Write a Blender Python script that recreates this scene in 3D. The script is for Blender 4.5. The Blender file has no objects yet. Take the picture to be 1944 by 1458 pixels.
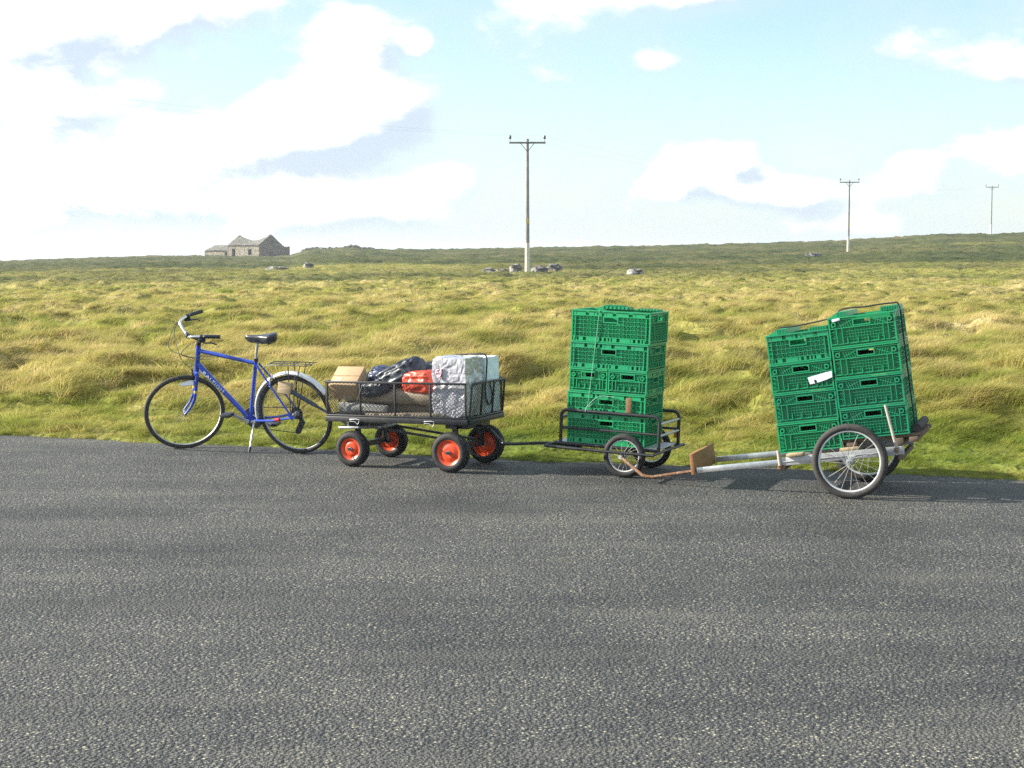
import bpy, bmesh, math, random
import numpy as np
from mathutils import Vector, Matrix, noise as mnoise

random.seed(7)
rng = np.random.default_rng(11)
sc = bpy.context.scene
COL = sc.collection
R = math.radians

# ------------------------------------------------------------------ camera
cam_d = bpy.data.cameras.new("camera")
cam_d.sensor_width = 36.0
cam_d.lens = 36.0 * 3000 / 1944
cam_d.clip_start = 0.1
cam_d.clip_end = 9000
cam = bpy.data.objects.new("camera", cam_d)
COL.objects.link(cam)
cam.location = (0, 0, 1.7)
cam.rotation_euler = (R(90 - 4.745), 0, 0)
sc.camera = cam

# ------------------------------------------------------------------ sun + sky
SUN_EL = R(25)
SUN_BACK = R(6)          # sun is to the left and a touch beyond the road
sunvec = Vector((-math.cos(SUN_EL) * math.cos(SUN_BACK), math.cos(SUN_EL) * math.sin(SUN_BACK), math.sin(SUN_EL)))
sl = bpy.data.lights.new("sun", 'SUN')
sl.energy = 5.0
sl.angle = R(0.53)
sl.color = (1.0, 0.93, 0.80)
so = bpy.data.objects.new("sun", sl)
COL.objects.link(so)
so.rotation_euler = sunvec.to_track_quat('Z', 'Y').to_euler()

sc.view_settings.view_transform = 'Standard'
sc.view_settings.look = 'None'
sc.view_settings.gamma = 1.0
sc.view_settings.use_curve_mapping = False
sc.view_settings.exposure = 1.3
sc.cycles.use_denoising = False
sc.cycles.max_bounces = 4
sc.cycles.diffuse_bounces = 2
sc.cycles.glossy_bounces = 2
sc.cycles.transmission_bounces = 4
sc.cycles.transparent_max_bounces = 8


class NT:
    """small helper round a node tree"""
    def __init__(self, tree):
        self.t = tree
        self.n = tree.nodes
        self.l = tree.links

    def node(self, typ, **kw):
        nd = self.n.new(typ)
        for k, v in kw.items():
            setattr(nd, k, v)
        return nd

    def put(self, sock, v):
        if v is None:
            return
        if hasattr(v, "is_output"):
            self.l.new(v, sock)
        else:
            if sock.type in ('RGBA',) and len(v) == 3:
                v = (*v, 1)
            sock.default_value = v

    def math(self, op, a, b=None, c=None, clamp=False):
        nd = self.node("ShaderNodeMath", operation=op, use_clamp=clamp)
        self.put(nd.inputs[0], a)
        self.put(nd.inputs[1], b)
        self.put(nd.inputs[2], c)
        return nd.outputs[0]

    def vmath(self, op, a, b=None):
        nd = self.node("ShaderNodeVectorMath", operation=op)
        self.put(nd.inputs[0], a)
        self.put(nd.inputs[1], b)
        return nd.outputs[0]

    def noise(self, vec, scale, detail=4, rough=0.55, out=0, dist=0.0):
        nd = self.node("ShaderNodeTexNoise")
        self.put(nd.inputs['Vector'], vec)
        nd.inputs['Scale'].default_value = scale
        nd.inputs['Detail'].default_value = detail
        nd.inputs['Roughness'].default_value = rough
        nd.inputs['Distortion'].default_value = dist
        return nd.outputs[out]

    def ramp(self, fac, stops):
        nd = self.node("ShaderNodeValToRGB")
        el = nd.color_ramp.elements
        while len(el) < len(stops):
            el.new(0.5)
        for e, (p, c) in zip(el, stops):
            e.position = p
            e.color = (*c, 1) if len(c) == 3 else c
        self.put(nd.inputs[0], fac)
        return nd.outputs[0]

    def mix(self, fac, a, b, blend='MIX'):
        nd = self.node("ShaderNodeMix", data_type='RGBA', blend_type=blend)
        self.put(nd.inputs[0], fac)
        self.put(nd.inputs[6], a)
        self.put(nd.inputs[7], b)
        return nd.outputs[2]

    def smooth(self, v, lo, hi):
        nd = self.node("ShaderNodeMapRange", interpolation_type='SMOOTHSTEP')
        self.put(nd.inputs[0], v)
        nd.inputs[1].default_value = lo
        nd.inputs[2].default_value = hi
        return nd.outputs[0]

    def bump(self, h, strength=0.5, dist=0.01):
        nd = self.node("ShaderNodeBump")
        nd.inputs['Strength'].default_value = strength
        nd.inputs['Distance'].default_value = dist
        self.put(nd.inputs['Height'], h)
        return nd.outputs[0]


world = bpy.data.worlds.new("World")
sc.world = world
world.use_nodes = True
world.cycles.sampling_method = 'MANUAL'
world.cycles.sample_map_resolution = 256
W = NT(world.node_tree)
W.n.clear()
wo = W.node("ShaderNodeOutputWorld")
bg = W.node("ShaderNodeBackground")
bg.inputs['Strength'].default_value = 0.068
W.l.new(bg.outputs[0], wo.inputs[0])
tc = W.node("ShaderNodeTexCoord")
sp = W.node("ShaderNodeSeparateXYZ")
W.l.new(tc.outputs['Generated'], sp.inputs[0])
zc = W.math('MAXIMUM', sp.outputs[2], 0.004)
cb = W.node("ShaderNodeCombineXYZ")
W.l.new(sp.outputs[0], cb.inputs[0])
W.l.new(sp.outputs[1], cb.inputs[1])
W.l.new(zc, cb.inputs[2])
sky = W.node("ShaderNodeTexSky", sky_type='NISHITA')
sky.sun_disc = False
sky.sun_elevation = SUN_EL
sky.sun_rotation = math.atan2(sunvec.x, sunvec.y)
sky.altitude = 0
sky.air_density = 1.0
sky.dust_density = 0.6
sky.ozone_density = 2.0
W.l.new(cb.outputs[0], sky.inputs[0])
az = W.math('ARCTAN2', sp.outputs[0], sp.outputs[1])
el = W.math('ARCSINE', zc)
cp = W.node("ShaderNodeCombineXYZ")
W.put(cp.inputs[0], az)
W.put(cp.inputs[1], W.math('MULTIPLY', el, 1.7))


def cloud_density(off=(0, 0, 0)):
    v = W.vmath('ADD', cp.outputs[0], off)
    wv = W.noise(v, 14, 3, 0.5, out=1)
    v2 = W.vmath('ADD', v, W.vmath('SCALE', W.vmath('SUBTRACT', wv, (0.5, 0.5, 0.5)), None))
    v2.node.inputs[1].links[0].from_node.inputs['Scale'].default_value = 0.035
    big = W.noise(v2, 7.5, 7, 0.58)
    return v, big


# cumulus masses: azimuth, elevation, half width, half height, weight
BLOBS = [(-.30, .135, .10, .034, .26), (-.205, .150, .07, .020, .22), (-.12, .094, .050, .028, .38),
         (-.093, .134, .026, .020, .30), (-.058, .131, .012, .010, .26), (-.150, .070, .05, .014, .20),
         (.055, .155, .055, .020, .24), (.12, .160, .04, .012, .16), (.090, .119, .018, .010, .22), (-.075, .085, .035, .022, .22), (-.037, .045, .030, .015, .22),
         (.098, .050, .018, .018, .26), (.130, .056, .018, .014, .24), (.115, .038, .05, .012, .18),
         (.170, .036, .03, .012, .22), (.250, .054, .024, .013, .30), (.235, .038, .05, .010, .14), (.315, .058, .032, .018, .34),
         (.290, .112, .035, .010, .10),
         (-.26, .046, .13, .030, .27), (-.12, .026, .08, .014, .22), (-.31, .09, .08, .02, .22), (.02, .022, .06, .010, .12), (.20, .018, .10, .008, .10)]


def blob_field(da=0.0, de=0.0):
    tot = None
    for a0, e0, ra, re, wgt in BLOBS:
        x = W.math('MULTIPLY', W.math('SUBTRACT', az, a0 - da), 1 / ra)
        y = W.math('MULTIPLY', W.math('SUBTRACT', el, e0 - de), 1 / re)
        r2 = W.math('MULTIPLY_ADD', x, x, W.math('MULTIPLY', y, y))
        g = W.math('MULTIPLY', W.math('POWER', 2.718, W.math('MULTIPLY', r2, -1.0)), wgt)
        tot = g if tot is None else W.math('ADD', tot, g)
    return tot


_, n0 = cloud_density()
_, n1 = cloud_density((-0.012, 0.016, 0))
b0 = blob_field()
b1 = blob_field(-0.016, 0.009)
# away from the view the sky goes on as broken cloud of the same kind
front = W.smooth(W.math('ABSOLUTE', az), 0.34, 0.60)
up = W.smooth(el, 0.17, 0.30)
rest = W.math('MULTIPLY', W.math('MAXIMUM', front, up), 0.10)
d0 = W.math('ADD', W.math('ADD', n0, b0), rest)
mask = W.smooth(d0, 0.57, 0.73)
veil = W.smooth(d0, 0.36, 0.74)
lit = W.smooth(W.math('ADD', W.math('MULTIPLY', W.math('SUBTRACT', n0, n1), 0.8), W.math('SUBTRACT', b0, b1)), -0.12, 0.03)
cl_col = W.mix(lit, (4.2, 4.9, 5.75), (8.8, 8.9, 9.0))
skyc = W.mix(1.0, sky.outputs[0], (1.38, 1.42, 1.36), 'MULTIPLY')
hz = W.math('POWER', 2.718, W.math('MULTIPLY', el, -22.0))
skyc = W.mix(W.math('MULTIPLY', hz, 0.80), skyc, (4.5, 5.5, 6.3))
skyc = W.mix(W.math('MULTIPLY', veil, 0.72), skyc, (4.6, 5.5, 6.1))
fin = W.mix(W.math('MULTIPLY', mask, 0.92), skyc, cl_col)
W.l.new(fin, bg.inputs['Color'])


# ------------------------------------------------------------------ tagging / building helpers
def tag(o, label=None, cat=None, group=None, kind=None):
    if label:
        o["label"] = label
    if cat:
        o["category"] = cat
    if group:
        o["group"] = group
    if kind:
        o["kind"] = kind
    return o


def empty(name, M, label, cat, group=None):
    o = bpy.data.objects.new(name, None)
    COL.objects.link(o)
    o.empty_display_size = 0.1
    o.matrix_world = M
    return tag(o, label, cat, group)


def link(name, me, parent=None, M=None):
    o = bpy.data.objects.new(name, me)
    COL.objects.link(o)
    if parent is not None:
        o.parent = parent
    if M is not None:
        o.matrix_basis = M
    return o


class MB:
    def __init__(self):
        self.v = []
        self.f = []

    def add(self, vs, fs):
        b = len(self.v)
        self.v += [tuple(p) for p in vs]
        self.f += [tuple(i + b for i in q) for q in fs]
        return self

    def box(self, lo, hi, M=None):
        x0, y0, z0 = lo
        x1, y1, z1 = hi
        vs = [Vector(p) for p in ((x0, y0, z0), (x1, y0, z0), (x1, y1, z0), (x0, y1, z0), (x0, y0, z1), (x1, y0, z1), (x1, y1, z1), (x0, y1, z1))]
        if M is not None:
            vs = [M @ p for p in vs]
        return self.add(vs, [(0, 3, 2, 1), (4, 5, 6, 7), (0, 1, 5, 4), (1, 2, 6, 5), (2, 3, 7, 6), (3, 0, 4, 7)])

    def bar(self, a, b, w, h, up=(0, 0, 1)):
        """box-section bar from a to b; w sideways, h along up"""
        a, b, up = Vector(a), Vector(b), Vector(up)
        d = (b - a).normalized()
        s = d.cross(up)
        if s.length < 1e-5:
            s = d.cross(Vector((1, 0, 0)))
        s.normalize()
        u = s.cross(d)
        vs = []
        for p in (a, b):
            for i, j in ((-1, -1), (1, -1), (1, 1), (-1, 1)):
                vs.append(p + s * (i * w / 2) + u * (j * h / 2))
        return self.add(vs, [(0, 1, 2, 3), (7, 6, 5, 4), (0, 4, 5, 1), (1, 5, 6, 2), (2, 6, 7, 3), (3, 7, 4, 0)])

    def tube(self, pts, r, seg=8, closed=False, caps=True):
        pts = [Vector(p) for p in pts]
        n = len(pts)
        rs = r if isinstance(r, (list, tuple)) else [r] * n
        rings = []
        prev = None
        for i, p in enumerate(pts):
            if closed:
                t = (pts[(i + 1) % n] - pts[i - 1]).normalized()
            else:
                t = (pts[min(i + 1, n - 1)] - pts[max(i - 1, 0)]).normalized()
            if prev is None:
                a = Vector((0, 0, 1)) if abs(t.z) < 0.9 else Vector((1, 0, 0))
                s = t.cross(a).normalized()
            else:
                s = (prev - t * prev.dot(t)).normalized()
            prev = s
            u = t.cross(s)
            rings.append([p + (s * math.cos(k * 2 * math.pi / seg) + u * math.sin(k * 2 * math.pi / seg)) * rs[i] for k in range(seg)])
        vs = [q for rg in rings for q in rg]
        fs = []
        m = n if closed else n - 1
        for i in range(m):
            j = (i + 1) % n
            for k in range(seg):
                k2 = (k + 1) % seg
                fs.append((i * seg + k, i * seg + k2, j * seg + k2, j * seg + k))
        if caps and not closed:
            fs.append(tuple(range(seg))[::-1])
            fs.append(tuple((n - 1) * seg + k for k in range(seg)))
        return self.add(vs, fs)

    def ring(self, prof, seg=48, a0=0.0, a1=2 * math.pi, closed_prof=True):
        """revolve profile (radius, y) round the Y axis through the origin"""
        full = abs(a1 - a0 - 2 * math.pi) < 1e-6
        n = seg if full else seg + 1
        m = len(prof)
        vs = []
        for i in range(n):
            a = a0 + (a1 - a0) * i / seg
            for r, y in prof:
                vs.append((r * math.cos(a), y, r * math.sin(a)))
        fs = []
        for i in range(seg):
            j = (i + 1) % n
            for k in range(m if closed_prof else m - 1):
                k2 = (k + 1) % m
                fs.append((i * m + k, j * m + k, j * m + k2, i * m + k2))
        return self.add(vs, fs)

    def xform(self, M):
        self.v = [tuple(M @ Vector(p)) for p in self.v]
        return self

    def mesh(self, name, mat=None, smooth=True, angle=40, bevel=0.0):
        me = bpy.data.meshes.new(name)
        me.from_pydata(self.v, [], self.f)
        bm = bmesh.new()
        bm.from_mesh(me)
        bmesh.ops.recalc_face_normals(bm, faces=bm.faces)
        if bevel > 0:
            ed = [e for e in bm.edges if len(e.link_faces) == 2 and e.calc_face_angle(0) > R(50)]
            bmesh.ops.bevel(bm, geom=ed, offset=bevel, segments=2, profile=0.5, affect='EDGES')
        bm.to_mesh(me)
        bm.free()
        if smooth:
            me.polygons.foreach_set("use_smooth", [True] * len(me.polygons))
            me.set_sharp_from_angle(angle=R(angle))
        if mat is not None:
            me.materials.append(mat)
        return me

    def build(self, name, mat, parent=None, M=None, smooth=True, angle=40, bevel=0.0):
        return link(name, self.mesh(name, mat, smooth, angle, bevel), parent, M)


# ------------------------------------------------------------------ materials
def base_mat(name):
    m = bpy.data.materials.new(name)
    m.use_nodes = True
    t = NT(m.node_tree)
    b = m.node_tree.nodes["Principled BSDF"]
    return m, t, b


def simple(name, col, rough=0.5, metal=0.0, spec=0.5, var=0.15, vscale=9.0, dirt=None, dirt_amt=0.0, bump=0.0, bscale=200.0, coat=0.0):
    m, t, b = base_mat(name)
    g = t.node("ShaderNodeTexCoord")
    oi = t.node("ShaderNodeObjectInfo")
    v = t.vmath('ADD', g.outputs['Object'], oi.outputs['Location'])
    n = t.noise(v, vscale, 5, 0.6)
    c0 = tuple(x * (1 - var) for x in col)
    c1 = tuple(min(1, x * (1 + var)) for x in col)
    c = t.ramp(n, [(0.3, c0), (0.7, c1)])
    if dirt:
        dn = t.smooth(t.noise(v, vscale * 2.3, 6, 0.68), 0.52, 0.72)
        c = t.mix(t.math('MULTIPLY', dn, dirt_amt), c, dirt)
    t.put(b.inputs['Base Color'], c)
    rr = t.math('MULTIPLY_ADD', n, 0.25, rough - 0.12, clamp=True)
    t.put(b.inputs['Roughness'], rr)
    b.inputs['Metallic'].default_value = metal
    b.inputs['Specular IOR Level'].default_value = spec
    b.inputs['Coat Weight'].default_value = coat
    if bump > 0:
        bn = t.noise(g.outputs['Object'], bscale, 3, 0.5)
        t.put(b.inputs['Normal'], t.bump(bn, bump, 0.004))
    return m


M_black = simple("black_metal", (0.016, 0.018, 0.022), 0.45, 0.0, 0.5, 0.25, 12, (0.09, 0.075, 0.06), 0.35)
M_rubber = simple("tyre_rubber", (0.018, 0.018, 0.020), 0.72, 0, 0.35, 0.25, 15, (0.10, 0.09, 0.075), 0.45, 0.3, 260)
M_rubber_old = simple("old_tyre_rubber", (0.045, 0.043, 0.042), 0.8, 0, 0.3, 0.25, 15, (0.14, 0.12, 0.10), 0.4, 0.3, 260)
M_tyre_tan = simple("tyre_grey", (0.062, 0.058, 0.050), 0.8, 0, 0.3, 0.2, 15, (0.16, 0.14, 0.11), 0.4, 0.2, 260)
M_alu = simple("aluminium", (0.62, 0.63, 0.64), 0.38, 0.85, 0.5, 0.12, 20, (0.30, 0.27, 0.23), 0.35)
M_alu_dull = simple("dull_aluminium", (0.42, 0.43, 0.44), 0.5, 0.55, 0.5, 0.12, 20, (0.24, 0.22, 0.2), 0.4)
M_rim = simple("rim_alloy", (0.70, 0.71, 0.73), 0.40, 0.35, 0.5, 0.08, 20, (0.35, 0.33, 0.30), 0.3)
M_chrome = simple("chrome", (0.75, 0.75, 0.76), 0.22, 1.0, 0.5, 0.06, 20)
M_steel = simple("spoke_steel", (0.30, 0.30, 0.29), 0.6, 0.2, 0.4, 0.1, 20)
M_spoke_dark = simple("dull_spoke", (0.12, 0.12, 0.115), 0.65, 0.1, 0.3, 0.1, 20)
M_guard = simple("mudguard_silver", (0.66, 0.68, 0.70), 0.30, 0.35, 0.6, 0.05, 20)
M_blue = simple("blue_paint", (0.018, 0.060, 0.42), 0.33, 0.0, 0.5, 0.12, 9, (0.05, 0.06, 0.12), 0.25, coat=0.4)
M_white_letter = simple("white_lettering", (0.62, 0.66, 0.72), 0.45, 0, 0.5, 0.1, 30)
M_yellow = simple("yellow_paint", (0.62, 0.48, 0.10), 0.5, 0, 0.5, 0.1, 30)
M_redband = simple("red_reflector", (0.55, 0.035, 0.025), 0.3, 0, 0.5, 0.1, 30)
M_white_pl = simple("white_plastic", (0.74, 0.74, 0.72), 0.4, 0, 0.5, 0.06, 30)
M_dark_pl = simple("black_plastic", (0.022, 0.026, 0.034), 0.4, 0, 0.5, 0.2, 20, (0.08, 0.08, 0.08), 0.3)
M_saddle = simple("saddle_vinyl", (0.028, 0.032, 0.040), 0.30, 0, 0.55, 0.2, 14, (0.10, 0.10, 0.11), 0.3)
M_cable = simple("cable_housing", (0.05, 0.052, 0.05), 0.5)
M_redhub = simple("orange_red_hub_paint", (0.58, 0.060, 0.014), 0.36, 0, 0.5, 0.12, 14, (0.20, 0.06, 0.03), 0.35)
M_wood = None
M_rust = simple("rusty_tube", (0.15, 0.075, 0.036), 0.75, 0.0, 0.3, 0.4, 30, (0.46, 0.42, 0.36), 0.75, 0.4, 90)
M_twine = simple("pale_twine", (0.16, 0.40, 0.27), 0.7)
M_label_paper = simple("white_label", (0.80, 0.82, 0.88), 0.5, 0, 0.5, 0.04, 30)
M_card_tag = simple("card_tag", (0.21, 0.125, 0.062), 0.75, 0, 0.3, 0.15, 40)
M_insul = simple("insulator_porcelain", (0.05, 0.045, 0.05), 0.25)
M_polewood = simple("weathered_pole_wood", (0.27, 0.27, 0.28), 0.8, 0, 0.3, 0.22, 3, (0.16, 0.14, 0.12), 0.5)
M_polewhite = simple("pale_pole_wood", (0.62, 0.60, 0.56), 0.8, 0, 0.3, 0.12, 3, (0.40, 0.37, 0.33), 0.5)  # paler tone for the lowest stretch of each pole
M_polearm = simple("galvanised_crossarm", (0.16, 0.16, 0.17), 0.6, 0.3)
M_cord = simple("black_bungee_cord", (0.02, 0.022, 0.028), 0.6)
M_foam = simple("white_foam", (0.72, 0.78, 0.86), 0.6, 0, 0.4, 0.08, 10, (0.42, 0.50, 0.58), 0.5, 0.3, 30)


def wood_mat(name, c0, c1, scale=(30, 30, 4), rough=0.8):
    m, t, b = base_mat(name)
    g = t.node("ShaderNodeTexCoord")
    mp = t.node("ShaderNodeMapping")
    mp.inputs['Scale'].default_value = scale
    t.l.new(g.outputs['Object'], mp.inputs[0])
    n = t.noise(mp.outputs[0], 1.6, 6, 0.65, dist=0.6)
    n2 = t.noise(g.outputs['Object'], 7, 4, 0.6)
    c = t.ramp(t.math('MULTIPLY_ADD', n2, 0.4, t.math('MULTIPLY', n, 0.6)), [(0.32, c0), (0.68, c1)])
    t.put(b.inputs['Base Color'], c)
    b.inputs['Roughness'].default_value = rough
    b.inputs['Specular IOR Level'].default_value = 0.3
    t.put(b.inputs['Normal'], t.bump(n, 0.5, 0.006))
    return m


M_plank = wood_mat("orange_brown_board", (0.20, 0.085, 0.035), (0.38, 0.19, 0.085), (4, 40, 40))
M_block = wood_mat("pale_timber", (0.30, 0.22, 0.13), (0.50, 0.40, 0.26), (4, 40, 40))
M_stick = wood_mat("grey_white_stick", (0.27, 0.25, 0.21), (0.46, 0.43, 0.37), (40, 40, 4))
M_darkwood = wood_mat("weathered_dark_timber", (0.085, 0.060, 0.042), (0.19, 0.14, 0.10), (4, 40, 40))
M_drift = wood_mat("driftwood", (0.20, 0.165, 0.12), (0.44, 0.37, 0.28), (3, 26, 26))
M_drift_grey = wood_mat("grey_driftwood", (0.15, 0.155, 0.15), (0.34, 0.345, 0.33), (3, 26, 26))
M_card = simple("cardboard", (0.46, 0.32, 0.19), 0.8, 0, 0.3, 0.07, 12, (0.36, 0.24, 0.14), 0.4, 0.15, 60)

# green crate plastic: each crate has its own slight tone
M_crate, t, b = base_mat("green_crate_plastic")
oi = t.node("ShaderNodeObjectInfo")
g = t.node("ShaderNodeTexCoord")
cc = t.ramp(oi.outputs['Random'], [(0.0, (0.010, 0.255, 0.125)), (1.0, (0.014, 0.330, 0.125))])
dn = t.smooth(t.noise(t.vmath('ADD', g.outputs['Object'], oi.outputs['Location']), 13, 6, 0.7), 0.5, 0.75)
cc = t.mix(t.math('MULTIPLY', dn, 0.5), cc, (0.085, 0.25, 0.15))
t.put(b.inputs['Base Color'], cc)
b.inputs['Roughness'].default_value = 0.36
b.inputs['Specular IOR Level'].default_value = 0.5


def crumple_mat(name, col, rough, spec=0.6, wr=24, strength=0.9, var=None, trans=0.0, coat=0.0):
    m, t, b = base_mat(name)
    g = t.node("ShaderNodeTexCoord")
    vo = t.node("ShaderNodeTexVoronoi", feature='DISTANCE_TO_EDGE')
    warp = t.vmath('ADD', g.outputs['Object'], t.vmath('SCALE', t.noise(g.outputs['Object'], 9, 3, 0.5, out=1), None))
    warp.node.inputs[1].links[0].from_node.inputs['Scale'].default_value = 0.10
    t.put(vo.inputs['Vector'], warp)
    vo.inputs['Scale'].default_value = wr
    n = t.noise(warp, wr * 1.3, 4, 0.6)
    h = t.math('ADD', t.math('MULTIPLY', t.smooth(vo.outputs['Distance'], 0.0, 0.25), 0.6), n)
    t.put(b.inputs['Normal'], t.bump(h, strength, 0.02))
    n2 = t.noise(g.outputs['Object'], 6, 4, 0.6)
    t.put(b.inputs['Base Color'], t.ramp(n2, [(0.35, col), (0.65, var or col)]))
    b.inputs['Roughness'].default_value = rough
    b.inputs['Specular IOR Level'].default_value = spec
    b.inputs['Coat Weight'].default_value = coat
    b.inputs['Coat Roughness'].default_value = 0.12
    return m


M_bag_black = crumple_mat("black_bag_plastic", (0.020, 0.026, 0.040), 0.42, 0.6, 6, 0.28, (0.034, 0.042, 0.060), coat=0.0)
M_bag_blue = crumple_mat("blue_black_bag_plastic", (0.022, 0.035, 0.085), 0.42, 0.6, 7, 0.28, (0.035, 0.055, 0.12), coat=0.0)
M_bag_red = crumple_mat("red_bag_plastic", (0.50, 0.045, 0.022), 0.42, 0.5, 8, 0.4, (0.66, 0.085, 0.040))
M_wrap = crumple_mat("clear_wrap", (0.30, 0.30, 0.34), 0.26, 0.7, 13, 0.42, (0.54, 0.54, 0.58), coat=0.65)
M_wrap_pink = crumple_mat("pink_under_wrap", (0.62, 0.28, 0.36), 0.3, 0.8, 20, 0.9, (0.66, 0.42, 0.48), coat=0.5)

# ---- chip-sealed road
M_road, t, b = base_mat("chip_seal_asphalt")
geo = t.node("ShaderNodeNewGeometry")
pos = geo.outputs['Position']
vo = t.node("ShaderNodeTexVoronoi", feature='F1')
jit = t.vmath('ADD', pos, t.vmath('SCALE', t.noise(pos, 38, 2, 0.5, out=1), None))
jit.node.inputs[1].links[0].from_node.inputs['Scale'].default_value = 0.012
t.put(vo.inputs['Vector'], jit)
vo.inputs['Scale'].default_value = 62
spc = t.node("ShaderNodeSeparateColor")
t.l.new(vo.outputs['Color'], spc.inputs[0])
vo2 = t.node("ShaderNodeTexVoronoi", feature='F1')
t.put(vo2.inputs['Vector'], pos)
vo2.inputs['Scale'].default_value = 130
spc2 = t.node("ShaderNodeSeparateColor")
t.l.new(vo2.outputs['Color'], spc2.inputs[0])
chip = t.ramp(spc.outputs[0], [(0.0, (0.035, 0.036, 0.039)), (0.50, (0.085, 0.086, 0.087)), (0.78, (0.130, 0.127, 0.118)), (0.90, (0.23, 0.22, 0.175)), (1.0, (0.42, 0.395, 0.30))])
edge = t.smooth(vo.outputs['Distance'], 0.28, 0.60)
chip = t.mix(edge, chip, (0.018, 0.021, 0.026))
chip = t.mix(0.25, chip, t.ramp(spc2.outputs[1], [(0.0, (0.04, 0.041, 0.043)), (1.0, (0.19, 0.185, 0.17))]))
wear = t.noise(pos, 0.8, 6, 0.65)
mp = t.node("ShaderNodeMapping")
mp.inputs['Rotation'].default_value = (0, 0, R(19))
mp.inputs['Scale'].default_value = (0.22, 1.3, 1)
t.l.new(pos, mp.inputs[0])
tracks = t.noise(mp.outputs[0], 1.0, 4, 0.55)
tone = t.ramp(t.math('MULTIPLY_ADD', wear, 0.55, t.math('MULTIPLY', tracks, 0.45)), [(0.36, (0.60, 0.62, 0.64)), (0.50, (1.06, 1.06, 1.02)), (0.64, (1.50, 1.47, 1.34))])
worn = t.smooth(t.noise(mp.outputs[0], 1.9, 5, 0.6), 0.48, 0.66)
chip = t.mix(t.math('MULTIPLY', worn, 0.55), chip, (0.092, 0.090, 0.082))
chip = t.mix(1.0, chip, tone, 'MULTIPLY')
stain = t.smooth(t.noise(pos, 0.9, 3, 0.5), 0.66, 0.76)
chip = t.mix(t.math('MULTIPLY', stain, 0.35), chip, (0.085, 0.070, 0.045))
t.put(b.inputs['Base Color'], chip)
b.inputs['Roughness'].default_value = 0.75
b.inputs['Specular IOR Level'].default_value = 0.35
hgt = t.math('SUBTRACT', t.math('MULTIPLY', spc.outputs[1], 0.5), t.math('MULTIPLY', vo.outputs['Distance'], 0.9))
hgt = t.math('ADD', hgt, t.math('MULTIPLY', vo2.outputs['Distance'], -0.35))
t.put(b.inputs['Normal'], t.bump(hgt, 1.0, 0.016))


# pasture and heather: the plants' own colours come per place (attribute "tint", see field_tint)
M_field, t, b = base_mat("rough_pasture_ground")
geo = t.node("ShaderNodeNewGeometry")
fa = t.node("ShaderNodeAttribute", attribute_name="tint")
fn = t.noise(geo.outputs['Position'], 3.5, 3, 0.65)
fc = t.mix(1.0, fa.outputs['Color'], t.ramp(fn, [(0.3, (0.55, 0.55, 0.52)), (0.7, (1.1, 1.1, 1.1))]), 'MULTIPLY')
t.put(b.inputs['Base Color'], fc)
b.inputs['Roughness'].default_value = 0.95
b.inputs['Specular IOR Level'].default_value = 0.1
t.put(b.inputs['Normal'], t.bump(fn, 0.7, 0.2))

M_grass = bpy.data.materials.new("grass_blades")
M_grass.use_nodes = True
t = NT(M_grass.node_tree)
t.n.clear()
fa = t.node("ShaderNodeAttribute", attribute_name="tint", attribute_type='INSTANCER')
fc = fa.outputs['Color']
df = t.node("ShaderNodeBsdfDiffuse")
t.put(df.inputs[0], fc)
tl = t.node("ShaderNodeBsdfTranslucent")
t.put(tl.inputs[0], fc)
mx = t.node("ShaderNodeMixShader")
mx.inputs[0].default_value = 0.48
t.l.new(df.outputs[0], mx.inputs[1])
t.l.new(tl.outputs[0], mx.inputs[2])
mo = t.node("ShaderNodeOutputMaterial")
t.l.new(mx.outputs[0], mo.inputs[0])

# ---- stone
def stone_mat(name, c0, c1, c2, scale=2.2):
    m, t, b = base_mat(name)
    g = t.node("ShaderNodeTexCoord")
    mp = t.node("ShaderNodeMapping")
    mp.inputs['Scale'].default_value = (1, 1, 2.2)
    t.l.new(g.outputs['Object'], mp.inputs[0])
    v = t.node("ShaderNodeTexVoronoi", feature='F1')
    t.l.new(mp.outputs[0], v.inputs['Vector'])
    v.inputs['Scale'].default_value = scale
    s = t.node("ShaderNodeSeparateColor")
    t.l.new(v.outputs['Color'], s.inputs[0])
    c = t.ramp(s.outputs[0], [(0.0, c0), (0.6, c1), (1.0, c2)])
    e = t.node("ShaderNodeTexVoronoi", feature='DISTANCE_TO_EDGE')
    t.l.new(mp.outputs[0], e.inputs['Vector'])
    e.inputs['Scale'].default_value = scale
    j = t.smooth(e.outputs['Distance'], 0.02, 0.10)
    n = t.noise(g.outputs['Object'], 3, 5, 0.65)
    c = t.mix(t.math('MULTIPLY', t.smooth(n, 0.5, 0.7), 0.5), c, (0.17, 0.165, 0.10))
    c = t.mix(t.math('SUBTRACT', 1.0, j), c, (0.08, 0.075, 0.065))
    t.put(b.inputs['Base Color'], c)
    b.inputs['Roughness'].default_value = 0.9
    t.put(b.inputs['Normal'], t.bump(t.math('ADD', j, n), 0.8, 0.08))
    return m


M_stone = stone_mat("ruin_stone", (0.17, 0.15, 0.12), (0.27, 0.24, 0.19), (0.36, 0.32, 0.25))
M_roofstone = stone_mat("flagstone_roof", (0.10, 0.098, 0.09), (0.16, 0.155, 0.135), (0.22, 0.21, 0.18), 1.4)
M_rock = stone_mat("field_rock", (0.17, 0.17, 0.17), (0.24, 0.235, 0.225), (0.30, 0.29, 0.27), 0.9)
M_palerock = stone_mat("pale_rock", (0.28, 0.275, 0.26), (0.34, 0.33, 0.31), (0.40, 0.39, 0.36), 0.9)


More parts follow.
